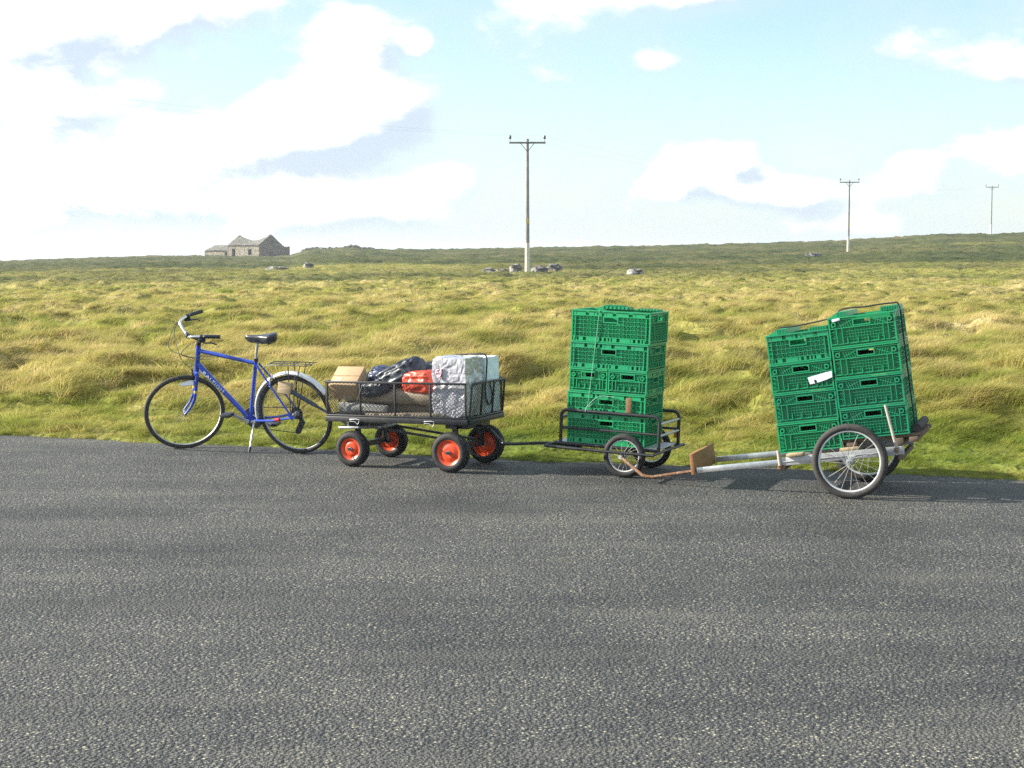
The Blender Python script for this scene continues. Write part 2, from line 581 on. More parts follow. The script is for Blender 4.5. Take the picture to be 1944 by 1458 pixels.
# ------------------------------------------------------------------ terrain
def perlin(x, y, seed=0):
    xi = np.floor(x).astype(np.int64)
    yi = np.floor(y).astype(np.int64)
    xf = x - xi
    yf = y - yi

    def grad(ix, iy):
        h = (ix * 374761393 + iy * 668265263 + seed * 974711) & 0x7fffffff
        h = ((h ^ (h >> 13)) * 1274126177) & 0x7fffffff
        a = ((h ^ (h >> 16)) & 0xffff) / 65536.0 * 2 * np.pi
        return np.cos(a), np.sin(a)

    def dot(ix, iy, dx, dy):
        gx, gy = grad(ix, iy)
        return gx * dx + gy * dy
    u = xf * xf * xf * (xf * (xf * 6 - 15) + 10)
    v = yf * yf * yf * (yf * (yf * 6 - 15) + 10)
    a = dot(xi, yi, xf, yf)
    b_ = dot(xi + 1, yi, xf - 1, yf)
    c = dot(xi, yi + 1, xf, yf - 1)
    d = dot(xi + 1, yi + 1, xf - 1, yf - 1)
    return (a + u * (b_ - a) + v * ((c + u * (d - c)) - (a + u * (b_ - a)))) * 1.5


def sstep(x, a, b_):
    t_ = np.clip((x - a) / (b_ - a), 0, 1)
    return t_ * t_ * (3 - 2 * t_)


SKY_T = np.array([-1.2, -.324, -.26, -.22, -.19, -.150, -.139, -.128, -.100, -.092, -.05, .0, .108, .21, .27, .303, .34, 1.2])
SKY_V = np.array([506, 498, 491, 488, 488, 489.5, 487, 476, 472, 475.5, 476, 473, 468, 459, 447, 446.5, 444, 432])


def edge_d(X, Y):
    return (Y - 13.18 + 0.341 * X) / 1.0566


def road_wobble(X):
    return 0.10 * perlin(X * 0.55, X * 0 + 3.3, 5) + 0.09 * perlin(X * 1.7, X * 0 + 7.7, 6) + 0.045 * perlin(X * 6.3, X * 0 + 2.7, 16) + 0.12 * np.exp(-((X - 0.1) / 1.1) ** 2) * -1


def pillows(X, Y, f, seed, p=1.0):
    """rounded domes on a jittered lattice: 0 in the gaps, about 1 on the tops"""
    x, y = X * f, Y * f
    xi, yi = np.floor(x), np.floor(y)
    best = np.zeros_like(x)
    for ox in (-1, 0, 1):
        for oy in (-1, 0, 1):
            cx, cy = xi + ox, yi + oy
            h = (cx.astype(np.int64) * 374761393 + cy.astype(np.int64) * 668265263 + seed * 974711) & 0x7fffffff
            h = ((h ^ (h >> 13)) * 1274126177) & 0x7fffffff
            h1 = ((h ^ (h >> 16)) & 0xffff) / 65536.0
            h2 = (((h >> 5) ^ (h >> 19)) & 0xffff) / 65536.0
            h3 = (((h >> 9) ^ (h >> 3)) & 0xffff) / 65536.0
            dx, dy = x - (cx + h1), y - (cy + h2)
            r2 = (dx * dx + dy * dy) / (0.17 + 0.40 * h3)
            best = np.maximum(best, np.sqrt(np.clip(1 - r2, 0, 1)) * (0.55 + 0.45 * h3))
    return best


_tcache = {}


def tussock(X, Y):
    X = np.asarray(X, float)
    Y = np.asarray(Y, float)
    key = (X.shape, float(X.ravel()[0]), float(X.ravel()[-1]), float(Y.ravel()[0]))
    if key in _tcache and X.size > 1000:
        return _tcache[key]
    wx = X + 0.30 * perlin(X * 0.8, Y * 0.8, 21) + 0.12 * perlin(X * 2.3, Y * 2.3, 23)
    wy = Y + 0.30 * perlin(X * 0.8, Y * 0.8, 22) + 0.12 * perlin(X * 2.3, Y * 2.3, 24)
    a = perlin(wx * 0.42, wy * 0.50, 1)
    c = perlin(wx * 2.6, wy * 2.8, 12)
    t1 = pillows(wx * 0.78, wy, 1.10, 3)
    t2 = pillows(wx * 0.85, wy, 2.0, 13)
    v = 0.16 * a + 0.040 * c + 0.36 * (t1 - 0.40) + 0.14 * (t2 - 0.40)
    _tcache[key] = v
    return v


def fbm(X, Y, f, seed, n=4):
    v, a_ = 0, 1.0
    for k in range(n):
        v = v + a_ * perlin(X * f + 17 * k, Y * f - 9 * k, seed + k)
        f *= 2.03
        a_ *= 0.55
    return v


def lerp_stops(v, stops):
    ps = [p for p, _ in stops]
    return np.stack([np.interp(v, ps, [c[k] for _, c in stops]) for k in range(3)], -1)


def field_tint(X, Y, scatter=0.0):
    """albedo of the growth: green at the verge, straw and green pasture, heather moor beyond"""
    d = edge_d(X, Y)
    big = fbm(X, Y, 0.09, 51, 3)
    mid = fbm(X, Y, 0.55, 55, 4)
    tus = tussock(X, Y)
    m1 = 0.45 + 0.10 * big + 0.17 * mid + 0.46 * tus + scatter
    verge = 1 - sstep(d + 0.8 * mid, 0.4, 2.4)
    m1 = m1 - 0.20 * verge - 0.05 * sstep(Y, 45, 100)
    col = lerp_stops(m1, [(0.05, (0.150, 0.200, 0.034)), (0.30, (0.260, 0.285, 0.060)), (0.48, (0.335, 0.315, 0.088)), (0.66, (0.470, 0.395, 0.155)), (0.95, (0.62, 0.50, 0.26))])
    far = Y - 0.42 * X + 60 * fbm(X, Y, 0.018, 61, 4)
    hm = sstep(far, 82, 134)[..., None]
    hv = 0.5 + 0.38 * fbm(X, Y * 0.6, 0.16, 71, 5) + 0.30 * fbm(X, Y, 0.035, 81, 3) + scatter
    heath = lerp_stops(hv, [(0.1, (0.062, 0.085, 0.032)), (0.5, (0.112, 0.132, 0.048)), (0.9, (0.190, 0.175, 0.078))])
    return col * (1 - hm) + heath * hm


def ground_z(X, Y):
    X = np.asarray(X, float)
    Y = np.asarray(Y, float)
    d = edge_d(X, Y) - road_wobble(X)
    Yp = np.maximum(Y, 1.0)
    tt = np.clip(X / Yp, -1.2, 1.2)
    tt = np.where(Y < 5, 0, tt)
    V = np.interp(tt, SKY_T, SKY_V)
    Ys = np.interp(tt, [-.33, -.12, .05, .303, 1], [330, 330, 310, 268, 260])
    zs = 1.7 + (480 - V) / 3000 * Ys
    s = np.clip((Y - 55) / (Ys - 55), 0, 1)
    z = zs * s ** 1.5
    over = np.maximum(Y - Ys, 0)
    z = z - 0.016 * over - 0.00001 * np.minimum(over, 1500) ** 2 * 0.3
    z = z + 0.05 * sstep(d, -0.02, 0.5) + 0.10 * sstep(d, 0.4, 2.5)
    amp = sstep(d, 0.35, 2.6) * (0.35 + 0.65 * sstep(d, 0.8, 4.0)) * (1 - 0.35 * sstep(Y, 60, 150))
    z = z + amp * (tussock(X, Y) + 0.03)
    z = z + 0.035 * sstep(d, 0.05, 0.5) * perlin(X * 2.6, Y * 2.6, 4)
    rough = sstep(Y, 110, 170)
    z = z + rough * (0.22 * perlin(X * 0.21, Y * 0.21, 7) + 0.16 * perlin(X * 0.55, Y * 0.3, 8) + 0.10 * perlin(X * 1.3, Y * 0.5, 9))
    z = np.where(d < 0.0, -0.05 + 0.05 * sstep(d, -0.06, 0.0), z)
    back = edge_d(X, Y) < -24
    z = np.where(back, -0.05 + 0.02 * perlin(X * 0.3, Y * 0.3, 10), z)
    return z


az_l = list(np.radians(np.concatenate([np.arange(-180, -27, 6.0), np.arange(-26, 26.01, 0.15), np.arange(30, 180, 6.0)])))
rr = [2.0, 4, 6, 8, 9.5]
r = 10.4
while r < 345:
    rr.append(r)
    r *= 1.0050
while r < 2400:
    rr.append(r)
    r *= 1.07
AZ, RR = np.meshgrid(np.array(az_l), np.array(rr))
X = np.sin(AZ) * RR
Y = np.cos(AZ) * RR
Z = ground_z(X, Y)
nr, na = X.shape
verts = np.stack([X, Y, Z], -1).reshape(-1, 3)
verts = np.vstack([verts, [[0, 0, -0.05]]])
i, j = np.meshgrid(np.arange(nr - 1), np.arange(na), indexing='ij')
j2 = (j + 1) % na
quads = np.stack([i * na + j, i * na + j2, (i + 1) * na + j2, (i + 1) * na + j], -1).reshape(-1, 4)[:, ::-1]
tris = [(nr * na, k, (k + 1) % na)[::-1] for k in range(na)]
me = bpy.data.meshes.new("ground")
nq = len(quads)
me.vertices.add(len(verts))
me.vertices.foreach_set("co", verts.ravel())
loops = np.concatenate([quads.ravel(), np.array(tris).ravel()])
me.loops.add(len(loops))
me.loops.foreach_set("vertex_index", loops.astype(np.int32))
me.polygons.add(nq + len(tris))
me.polygons.foreach_set("loop_start", np.concatenate([np.arange(nq) * 4, nq * 4 + np.arange(len(tris)) * 3]).astype(np.int32))
me.update(calc_edges=True)
me.validate()
me.polygons.foreach_set("use_smooth", [True] * len(me.polygons))
me.materials.append(M_field)
vt = field_tint(verts[:, 0], verts[:, 1]) * 0.74
at = me.color_attributes.new("tint", 'FLOAT_COLOR', 'POINT')
at.data.foreach_set("color", np.hstack([vt, np.ones((len(vt), 1))]).astype(np.float32).ravel())
if me.polygons[0].normal.z < 0:
    me.flip_normals()
tag(link("ground", me), kind="structure")

# road sheet: follows the verge on the far side, 24 m wide
xs = np.concatenate([np.arange(-160, -12, 4.0), np.arange(-12, 12.01, 0.05), np.arange(16, 160, 4.0)])
ys_off = [0.0, 0.25, 1.0, 3.0, 8.0, 25.3]
vs, fs = [], []
w0 = road_wobble(xs)
for k, x in enumerate(xs):
    ye = 13.18 - 0.341 * x + w0[k] * 1.0566
    for o in ys_off:
        zz = 0.0 if o > 0.2 else -0.012
        vs.append((x, ye - o, zz))
m_ = len(ys_off)
for k in range(len(xs) - 1):
    for q in range(m_ - 1):
        fs.append((k * m_ + q, k * m_ + q + 1, (k + 1) * m_ + q + 1, (k + 1) * m_ + q))
rb = MB()
rb.add(vs, fs)
tag(rb.build("road", M_road), kind="structure")

# ------------------------------------------------------------------ grass (uncountable: one object)
def make_clump(nb, rad, hmin, hmax, width, lean, seed):
    rg = random.Random(seed)
    vs, fs = [], []
    for _ in range(nb):
        a = rg.uniform(0, 2 * math.pi)
        q = rad * math.sqrt(rg.random())
        bx, by = q * math.cos(a), q * math.sin(a)
        h = rg.uniform(hmin, hmax)
        la = rg.gauss(0, 0.6)
        ln = lean * rg.uniform(0.45, 1.3)
        dx, dy = math.cos(la), math.sin(la)
        ox, oy = math.cos(a) * 0.25, math.sin(a) * 0.25
        wa = rg.uniform(0, math.pi)
        wx, wy = math.cos(wa), math.sin(wa)
        w = width * rg.uniform(0.6, 1.25)
        b0 = len(vs)
        for s_ in (0.0, 0.4, 0.75, 1.0):
            bend = ln * s_ ** 1.7
            cx = bx + h * (dx * bend + ox * s_)
            cy = by + h * (dy * bend + oy * s_)
            cz = h * s_ * (1 - 0.42 * min(1.2, ln) * s_) - 0.03 * (s_ == 0)
            ww = w * (1 - s_ * 0.75) if s_ < 1 else 0
            if s_ < 1:
                vs.append((cx - wx * ww / 2, cy - wy * ww / 2, cz))
                vs.append((cx + wx * ww / 2, cy + wy * ww / 2, cz))
            else:
                vs.append((cx, cy, cz))
        fs += [(b0, b0 + 1, b0 + 3, b0 + 2), (b0 + 2, b0 + 3, b0 + 5, b0 + 4), (b0 + 4, b0 + 5, b0 + 6)]
    return vs, fs


def grass_points():
    bands = [(11.4, 16, 140, 0.85, 0.95), (16, 20, 110, 0.9, 1.0), (20, 27, 66, 1.0, 1.0), (27, 38, 36, 1.1, 1.0), (38, 56, 20, 1.25, 1.0),
             (56, 84, 8, 1.6, 1.0), (84, 130, 3.6, 2.0, 1.1), (130, 200, 1.2, 2.8, 1.2)]
    P, S, ROT, K, TC = [], [], [], [], []
    for y0, y1, den, sxy, szz in bands:
        wmax = 0.36 * y1 + 3.0
        n = int(den * (y1 - y0) * 2 * wmax)
        x = rng.uniform(-wmax, wmax, n)
        y = rng.uniform(y0, y1, n)
        d = edge_d(x, y) - road_wobble(x)
        ok = (np.abs(x) < 0.36 * y + 3.0) & (d > -0.07)
        x, y, d = x[ok], y[ok], d[ok]
        n = len(x)
        z = ground_z(x, y)
        lush = 0.5 + 0.5 * perlin(x * 0.55 + 40, y * 0.75, 31) + 0.25 * perlin(x * 1.7, y * 1.7, 32)
        hh = 0.76 * (0.30 + 0.22 * perlin(x * 1.3, y * 1.3, 33) + 0.70 * sstep(d, 0.3, 2.6)) * (0.55 + 0.6 * np.clip(lush, 0, 1.2)) * szz * rng.uniform(0.75, 1.25, n)
        hh = np.minimum(hh, 0.26 + 0.9 * np.maximum(d, 0))
        tv = tussock(x, y)
        hh *= np.where(d > 2.2, 0.30 + 0.70 * sstep(tv, -0.16, 0.14), 1.0)
        hh *= 1 - 0.60 * sstep(y, 22, 80)
        wxy = sxy * rng.uniform(0.8, 1.25, n) * (0.6 + 0.4 * np.clip(hh, 0, 1))
        P.append(np.stack([x, y, z - 0.01], -1))
        S.append(np.stack([wxy, wxy, np.maximum(hh, 0.16)], -1))
        base = -0.25 + 1.0 * perlin(x * 0.30, y * 0.30, 41) + 0.5 * perlin(x * 1.2, y * 1.2, 42)
        ROT.append(base + rng.normal(0, 0.35, n))
        TC.append(field_tint(x, y, rng.normal(0, 0.12, n)) * rng.uniform(0.92, 1.32, (n, 1)))
        kk = np.where(hh < 0.36, rng.integers(0, 3, n), rng.integers(3, 8, n))
        stalk = (rng.random(n) < 0.035 + 0.05 * (perlin(x * 0.4, y * 0.4, 36) > 0.15)) & (d > 0.6) & (y < 60)
        K.append(np.where(stalk, rng.integers(8, 10, n), kk))
        TC[-1][stalk] = TC[-1][stalk] * 0.4 + np.array([0.42, 0.33, 0.17]) * 0.6
    # taller tufts hanging over the crumbling edge of the tarmac
    x = rng.uniform(-8.5, 8.5, 1500)
    d = rng.uniform(-0.05, 0.45, 1500)
    keep = perlin(x * 1.1, d * 2.0, 91) + 0.5 * perlin(x * 3.7, d * 3.0, 92) > -0.05
    x, d = x[keep], d[keep]
    y = 13.18 - 0.341 * x + (d + road_wobble(x)) * 1.0566
    n = len(x)
    hh = rng.uniform(0.30, 0.62, n) * (0.55 + 0.45 * sstep(d, -0.05, 0.3))
    P.append(np.stack([x, y, np.maximum(ground_z(x, y), -0.02) - 0.01], -1))
    S.append(np.stack([hh * 1.1, hh * 1.1, hh], -1))
    ROT.append(rng.uniform(-2.6, 0.6, n))
    TC.append(field_tint(x, y, rng.normal(0.06, 0.14, n)) * rng.uniform(0.85, 1.25, (n, 1)))
    K.append(rng.integers(3, 8, n))
    return np.vstack(P), np.vstack(S), np.concatenate(ROT), np.concatenate(K), np.vstack(TC)


gp, gs, gr, gk, gc = grass_points()
variants = [make_clump(34, 0.10, 0.13, 0.28, 0.0085, 0.45, s) for s in (1, 2, 3)] + \
           [make_clump(40, 0.12, 0.15, 0.30, 0.0085, 1.25, s) for s in (4, 5, 6, 7, 8)] + \
           [make_clump(9, 0.09, 0.34, 0.62, 0.0065, 0.55, s) for s in (9, 10)]
vs, fs, kind = [], [], []
for k, (v_, f_) in enumerate(variants):
    b0 = len(vs)
    vs += v_
    fs += [tuple(q + b0 for q in f) for f in f_]
    kind += [k] * len(v_)
nv = len(vs)
n = len(gp)
me = bpy.data.meshes.new("grass")
me.from_pydata(vs + [tuple(p) for p in gp], [], fs)
me.materials.append(M_grass)
at = me.attributes.new("vk", 'INT', 'POINT')
at.data.foreach_set("value", np.concatenate([np.array(kind), np.full(n, -1)]).astype(np.int32))
at = me.attributes.new("pick", 'INT', 'POINT')
at.data.foreach_set("value", np.concatenate([np.zeros(nv), gk]).astype(np.int32))
at = me.attributes.new("siz", 'FLOAT_VECTOR', 'POINT')
at.data.foreach_set("vector", np.vstack([np.ones((nv, 3)), gs]).astype(np.float32).ravel())
at = me.attributes.new("rot", 'FLOAT_VECTOR', 'POINT')
at.data.foreach_set("vector", np.vstack([np.zeros((nv, 3)), np.stack([gr * 0, gr * 0, gr], -1)]).astype(np.float32).ravel())
at = me.attributes.new("tint", 'FLOAT_COLOR', 'POINT')
at.data.foreach_set("color", np.vstack([np.ones((nv, 4)), np.hstack([gc, np.ones((n, 1))])]).astype(np.float32).ravel())
grass = link("grass", me)
tag(grass, "wind-combed straw and green tussock grass covering the field and verge", "grass", kind="stuff")
ng = bpy.data.node_groups.new("grass_spread", 'GeometryNodeTree')
ng.interface.new_socket("Geometry", in_out='INPUT', socket_type='NodeSocketGeometry')
ng.interface.new_socket("Geometry", in_out='OUTPUT', socket_type='NodeSocketGeometry')
gi = ng.nodes.new("NodeGroupInput")
go = ng.nodes.new("NodeGroupOutput")


def gattr(nm, typ):
    a = ng.nodes.new("GeometryNodeInputNamedAttribute")
    a.data_type = typ
    a.inputs['Name'].default_value = nm
    return a.outputs[0]


def gsel(k):
    c = ng.nodes.new("FunctionNodeCompare")
    c.data_type = 'INT'
    c.operation = 'EQUAL'
    ng.links.new(gattr("vk", 'INT'), c.inputs[2])
    c.inputs[3].default_value = k
    s = ng.nodes.new("GeometryNodeSeparateGeometry")
    s.domain = 'POINT'
    ng.links.new(gi.outputs[0], s.inputs[0])
    ng.links.new(c.outputs[0], s.inputs[1])
    return s.outputs[0]


gti = ng.nodes.new("GeometryNodeGeometryToInstance")
for k in reversed(range(len(variants))):
    ng.links.new(gsel(k), gti.inputs[0])
iop = ng.nodes.new("GeometryNodeInstanceOnPoints")
ng.links.new(gsel(-1), iop.inputs['Points'])
ng.links.new(gti.outputs[0], iop.inputs['Instance'])
iop.inputs['Pick Instance'].default_value = True
ng.links.new(gattr("pick", 'INT'), iop.inputs['Instance Index'])
er = ng.nodes.new("FunctionNodeEulerToRotation")
ng.links.new(gattr("rot", 'FLOAT_VECTOR'), er.inputs[0])
ng.links.new(er.outputs[0], iop.inputs['Rotation'])
ng.links.new(gattr("siz", 'FLOAT_VECTOR'), iop.inputs['Scale'])
ng.links.new(iop.outputs[0], go.inputs[0])
md = grass.modifiers.new("spread", 'NODES')
md.node_group = ng


def gz(x, y):
    return float(ground_z(np.array([x]), np.array([y]))[0])


# ------------------------------------------------------------------ wheels
def spoked_wheel(parent, M, rad, tr, n_sp, tyre_mat, rim_mat, rim_in=0.013, rim_w=0.022, hub_w=0.05, hub_r=0.018, name="wheel", label=None, spoke_mat=None, spoke_r=0.0013):
    """hub mesh is the wheel part; tyre, rim and every spoke hang on it. Axis = local Y"""
    hub = MB().ring([(0.004, -hub_w), (0.010, -hub_w), (0.010, -hub_w * 0.6), (hub_r, -hub_w * 0.58), (hub_r, -hub_w * 0.46), (hub_r * 0.6, -hub_w * 0.42),
                     (hub_r * 0.6, hub_w * 0.42), (hub_r, hub_w * 0.46), (hub_r, hub_w * 0.58), (0.010, hub_w * 0.6), (0.010, hub_w), (0.004, hub_w)], 16)
    w = hub.build(name, M_alu_dull, parent, M)
    if label:
        w["label"] = label
    rc = rad - tr
    prof = []
    for k in range(14):
        a = math.radians(215 + 290 * k / 13 - 180 + 0)
        a = math.radians(-145 + 290 * k / 13)
        prof.append((rc + tr * math.cos(a), tr * 0.92 * math.sin(a)))
    MB().ring(prof, 72).build("tyre", tyre_mat, w)
    r1 = rc - tr * 0.35
    r0 = r1 - rim_in
    MB().ring([(r1 + 0.003, -rim_w / 2), (r0 + 0.004, -rim_w / 2), (r0, -rim_w * 0.25), (r0, rim_w * 0.25), (r0 + 0.004, rim_w / 2), (r1 + 0.003, rim_w / 2), (r1, rim_w * 0.3), (r1, -rim_w * 0.3)], 72).build("rim", rim_mat, w)
    ms = {}
    for k in range(n_sp):
        side = 1 if k % 2 else -1
        if side not in ms:
            off = 0.55 if (k // 2) % 2 else 0.55
            p0 = Vector((hub_r * 0.9 * math.cos(off), side * hub_w * 0.52, hub_r * 0.9 * math.sin(off)))
            p1 = Vector((r0 + 0.002, 0, 0))
            ms[side] = MB().tube([p0, p1], spoke_r, 5).mesh("spoke", spoke_mat or M_steel)
        link("spoke", ms[side], w, Matrix.Rotation(2 * math.pi * k / n_sp + 0.1, 4, 'Y'))
    return w


def T(x, y, z):
    return Matrix.Translation((x, y, z))


def RX(a):
    return Matrix.Rotation(R(a), 4, 'X')


def RY(a):
    return Matrix.Rotation(R(a), 4, 'Y')


def RZ(a):
    return Matrix.Rotation(R(a), 4, 'Z')


def arc_pts(c, r, a0, a1, n, plane='xz'):
    o = []
    for k in range(n + 1):
        a = R(a0 + (a1 - a0) * k / n)
        if plane == 'xz':
            o.append((c[0] + r * math.cos(a), c[1], c[2] + r * math.sin(a)))
    return o


def bezier(ps, n=8):
    """smooth polyline through control points (Catmull-Rom)"""
    ps = [Vector(p) for p in ps]
    q = [ps[0] * 2 - ps[1]] + ps + [ps[-1] * 2 - ps[-2]]
    out = []
    for i in range(1, len(q) - 2):
        p0, p1, p2, p3 = q[i - 1:i + 3]
        for k in range(n):
            s = k / n
            out.append(0.5 * ((2 * p1) + (p2 - p0) * s + (2 * p0 - 5 * p1 + 4 * p2 - p3) * s * s + (3 * p1 - p0 - 3 * p2 + p3) * s ** 3))
    out.append(ps[-1])
    return out


# ================================================================== BICYCLE
B_M = T(-1.805, 13.372, 0) @ RZ(159.3) @ RX(-13)
bike = empty("bicycle", B_M, "blue bicycle with silver rear mudguard and rack leaning on its kickstand", "bicycle")
WR = 0.347
HT, HB = Vector((.855, 0, .925)), Vector((.900, 0, .735))
BB = Vector((.44, 0, .285))
ST = Vector((.312, 0, .815))
RH = Vector((0, 0, WR))
ax = (HT - HB).normalized()
BARS = T(*HT) @ Matrix.Rotation(R(45), 4, ax) @ T(*(-HT))
STEER = T(*HB) @ Matrix.Rotation(R(36), 4, ax) @ T(*(-HB))

frame = MB()
frame.tube([HB - ax * 0.012, HB + ax * .01, HT - ax * .01, HT + ax * .012], [.019, .022, .022, .019], 14)
frame.tube([HT - ax * 0.035, (.60, 0, .843), ST + Vector((.02, 0, -.022))], [.0185, .017, .016], 12)
frame.tube([HB + ax * 0.035 + Vector((-.01, 0, 0)), (.70, 0, .565), BB + Vector((.02, 0, .02))], [.0225, .0225, .021], 14)
frame.tube([ST, BB], [.0165, .0165], 12)
frame.tube([BB + Vector((0, -.036, 0)), BB + Vector((0, .036, 0))], .024, 14)
for s in (-1, 1):
    frame.tube([ST + Vector((-.01, s * .022, -.03)), Vector((.17, s * .05, .60)), RH + Vector((.012, s * .068, .02))], [.009, .009, .008], 8)
    frame.tube([BB + Vector((-.02, s * .028, -.002)), Vector((.20, s * .055, .30)), RH + Vector((.01, s * .068, -.01))], [.012, .011, .009], 8)
    frame.bar(RH + Vector((.03, s * .068, .03)), RH + Vector((-.015, s * .068, -.02)), .006, .035, (1, 0, 0))
frame.build("frame", M_blue, bike)
# lettering on the down tube
cu = bpy.data.curves.new("lettering", 'FONT')
cu.body = "RALEIGH"
cu.size = 0.060
cu.extrude = 0.0008
cu.offset = 0.0006
cu.space_character = 1.06
to = bpy.data.objects.new("tmp_text", cu)
COL.objects.link(to)
dg = bpy.context.evaluated_depsgraph_get()
tme = bpy.data.meshes.new_from_object(to.evaluated_get(dg))
bpy.data.objects.remove(to)
tme.name = "lettering"
tme.materials.clear()
tme.materials.append(M_white_letter)
e1 = (BB - HB).normalized()
e3 = Vector((0, 1, 0))
e2 = e3.cross(e1)
p0 = HB + ax * 0.03 + e1 * 0.085 + Vector((0, .0228, 0)) - e2 * 0.014
LM = Matrix(((e1.x, e2.x, e3.x, p0.x), (e1.y, e2.y, e3.y, p0.y), (e1.z, e2.z, e3.z, p0.z), (0, 0, 0, 1)))
link("lettering", tme, bike, LM @ Matrix.Diagonal((1.0, 0.72, 1, 1)))

stq = MB()
for q0, q1, off in ((.05, .30, -.0185),):
    a_ = HB + ax * .03 + e1 * q0 + e2 * off
    b_ = HB + ax * .03 + e1 * q1 + e2 * off
    stq.bar(a_ + Vector((0, .0135, 0)), b_ + Vector((0, .0135, 0)), .004, .005, e2)
stq.build("pale_stripe", M_white_letter, bike)
FH = Vector((1.072, 0, WR))
fork = MB()
fork.tube([HB - ax * 0.004, HB - ax * 0.045], .020, 12)
fork.tube([HB - ax * .045 + Vector((0, -.055, 0)), HB - ax * .035, HB - ax * .045 + Vector((0, .055, 0))], .014, 10)
for s in (-1, 1):
    fork.tube([HB - ax * .035 + Vector((0, s * .052, 0)), HB - ax * .19 + Vector((.003, s * .056, 0)), Vector((.968, s * .056, .475)), Vector((1.012, s * .055, .405)), FH + Vector((0, s * .052, 0))], [.0150, .0145, .013, .011, .009], 10)
fork.xform(STEER).build("fork", M_blue, bike)
for s in (-1, 1):
    q = HB - ax * .20 + Vector((.003, s * .056, 0))
    MB().tube([q + ax * .012, q - ax * .012], .0165, 10).xform(STEER).build("yellow_fork_band", M_yellow, bike)
spoked_wheel(bike, STEER @ T(*FH), WR, .021, 32, M_tyre_tan, M_alu_dull, name="wheel", label="steered front wheel", hub_w=.052, spoke_r=.0009, spoke_mat=M_spoke_dark)
spoked_wheel(bike, T(*RH), WR, .021, 32, M_rubber_old, M_alu_dull, name="wheel", label="rear wheel under the silver mudguard", hub_w=.062, hub_r=.022, spoke_r=.0009, spoke_mat=M_spoke_dark)
# front brake + reflector
br = MB()
for s in (-1, 1):
    q = HB - ax * .05 + Vector((.02, s * .04, 0))
    br.tube([q + Vector((0.012, 0, .035)), q + Vector((.012, 0, -.03))], .007, 6)
br.tube([HB - ax * .04 + Vector((.035, -.045, .06)), HB - ax * .02 + Vector((.04, 0, .075)), HB - ax * .04 + Vector((.035, .045, .06))], .003, 5)
br.xform(STEER).build("brake", M_dark_pl, bike)
rf = MB()
b0 = HB - ax * .115 + Vector((.035, .035, .0))
prof = [(-.006, -.022), (.010, -.024), (.085, -.018), (.112, -.004), (.100, .014), (.010, .020), (-.006, .016)]
tilt = Matrix.Rotation(R(48), 3, 'X')
lo_ = [b0 + tilt @ Vector((p, -.004, q)) for p, q in prof]
hi_ = [b0 + tilt @ Vector((p, .006, q)) for p, q in prof]
rf.add(lo_ + hi_, [tuple(range(7)), tuple(range(7, 14))[::-1]] + [(k, (k + 1) % 7, 7 + (k + 1) % 7, 7 + k) for k in range(7)])
rf.tube([b0 + Vector((0, 0, 0)), b0 + Vector((-.045, -.03, .02))], .004, 6)
rf.xform(STEER).build("reflector", M_white_pl, bike)

# stem, handlebar, grips, levers, cables
stem = MB()
top = HT + ax * .085
CL = top + Vector((.095, 0, .045))
stem.tube([HT + ax * .01, HT + ax * .04], .021, 12)
stem.tube([HT + ax * .04, top], .0145, 12)
stem.tube([top - ax * .015, CL], .016, 10)
stem.tube([CL + Vector((0, -.025, 0)), CL + Vector((0, .025, 0))], .020, 12)
stem.xform(BARS).build("stem", M_dark_pl, bike)
bar = MB()
bp = {}
for s in (-1, 1):
    pts = bezier([CL, CL + Vector((.0, s * .05, 0)), CL + Vector((.012, s * .12, .028)), CL + Vector((.005, s * .185, .060)), CL + Vector((-.055, s * .235, .066)), CL + Vector((-.105, s * .262, .064)), CL + Vector((-.215, s * .305, .052))], 6)
    bp[s] = pts
    bar.tube(pts, .0118, 10)
bar.xform(BARS).build("handlebar", M_chrome, bike)
for s in (-1, 1):
    pts = bp[s]
    MB().tube(pts[-8:], .0165, 12).xform(BARS).build("grip", M_dark_pl, bike)
    a = pts[-9]
    sh = MB()
    sh.tube([pts[-12], pts[-9]], .019, 10)
    sh.box(tuple(a + Vector((-.01, -.02, -.04))), tuple(a + Vector((.045, .02, -.008))))
    sh.xform(BARS).build("shifter", M_dark_pl, bike)
    lv = MB()
    lv.tube(bezier([a + Vector((.03, 0, -.03)), a + Vector((.0, s * .015, -.052)), a + Vector((-.05, s * .028, -.060)), a + Vector((-.095, s * .035, -.085))], 4), [.0065] * 12 + [.005], 6)
    lv.xform(BARS).build("brake_lever", M_dark_pl, bike)
    cb = MB()
    st = BARS @ (a + Vector((.05, 0, -.025)))
    if s < 0:
        cb.tube(bezier([st, st + Vector((.085, .03, -.06)), st + Vector((.10, .13, -.22)), HT + Vector((.075, .04, -.08)), HT + Vector((-.02, .028, -.075)), HT + Vector((-.12, .024, -.075))], 6), .0032, 5)
        cb.tube(bezier([st, st + Vector((.095, .02, -.10)), STEER @ (HB + Vector((.12, 0, .12))), STEER @ (HB - ax * .05 + Vector((.045, 0, .06)))], 6), .0032, 5)
    else:
        cb.tube(bezier([st, st + Vector((.08, -.05, -.03)), HT + Vector((.15, .05, -.05)), HT + Vector((.03, .03, -.10)), HT + Vector((-.12, .026, -.10))], 6), .0032, 5)
    cb.build("cable", M_cable, bike)

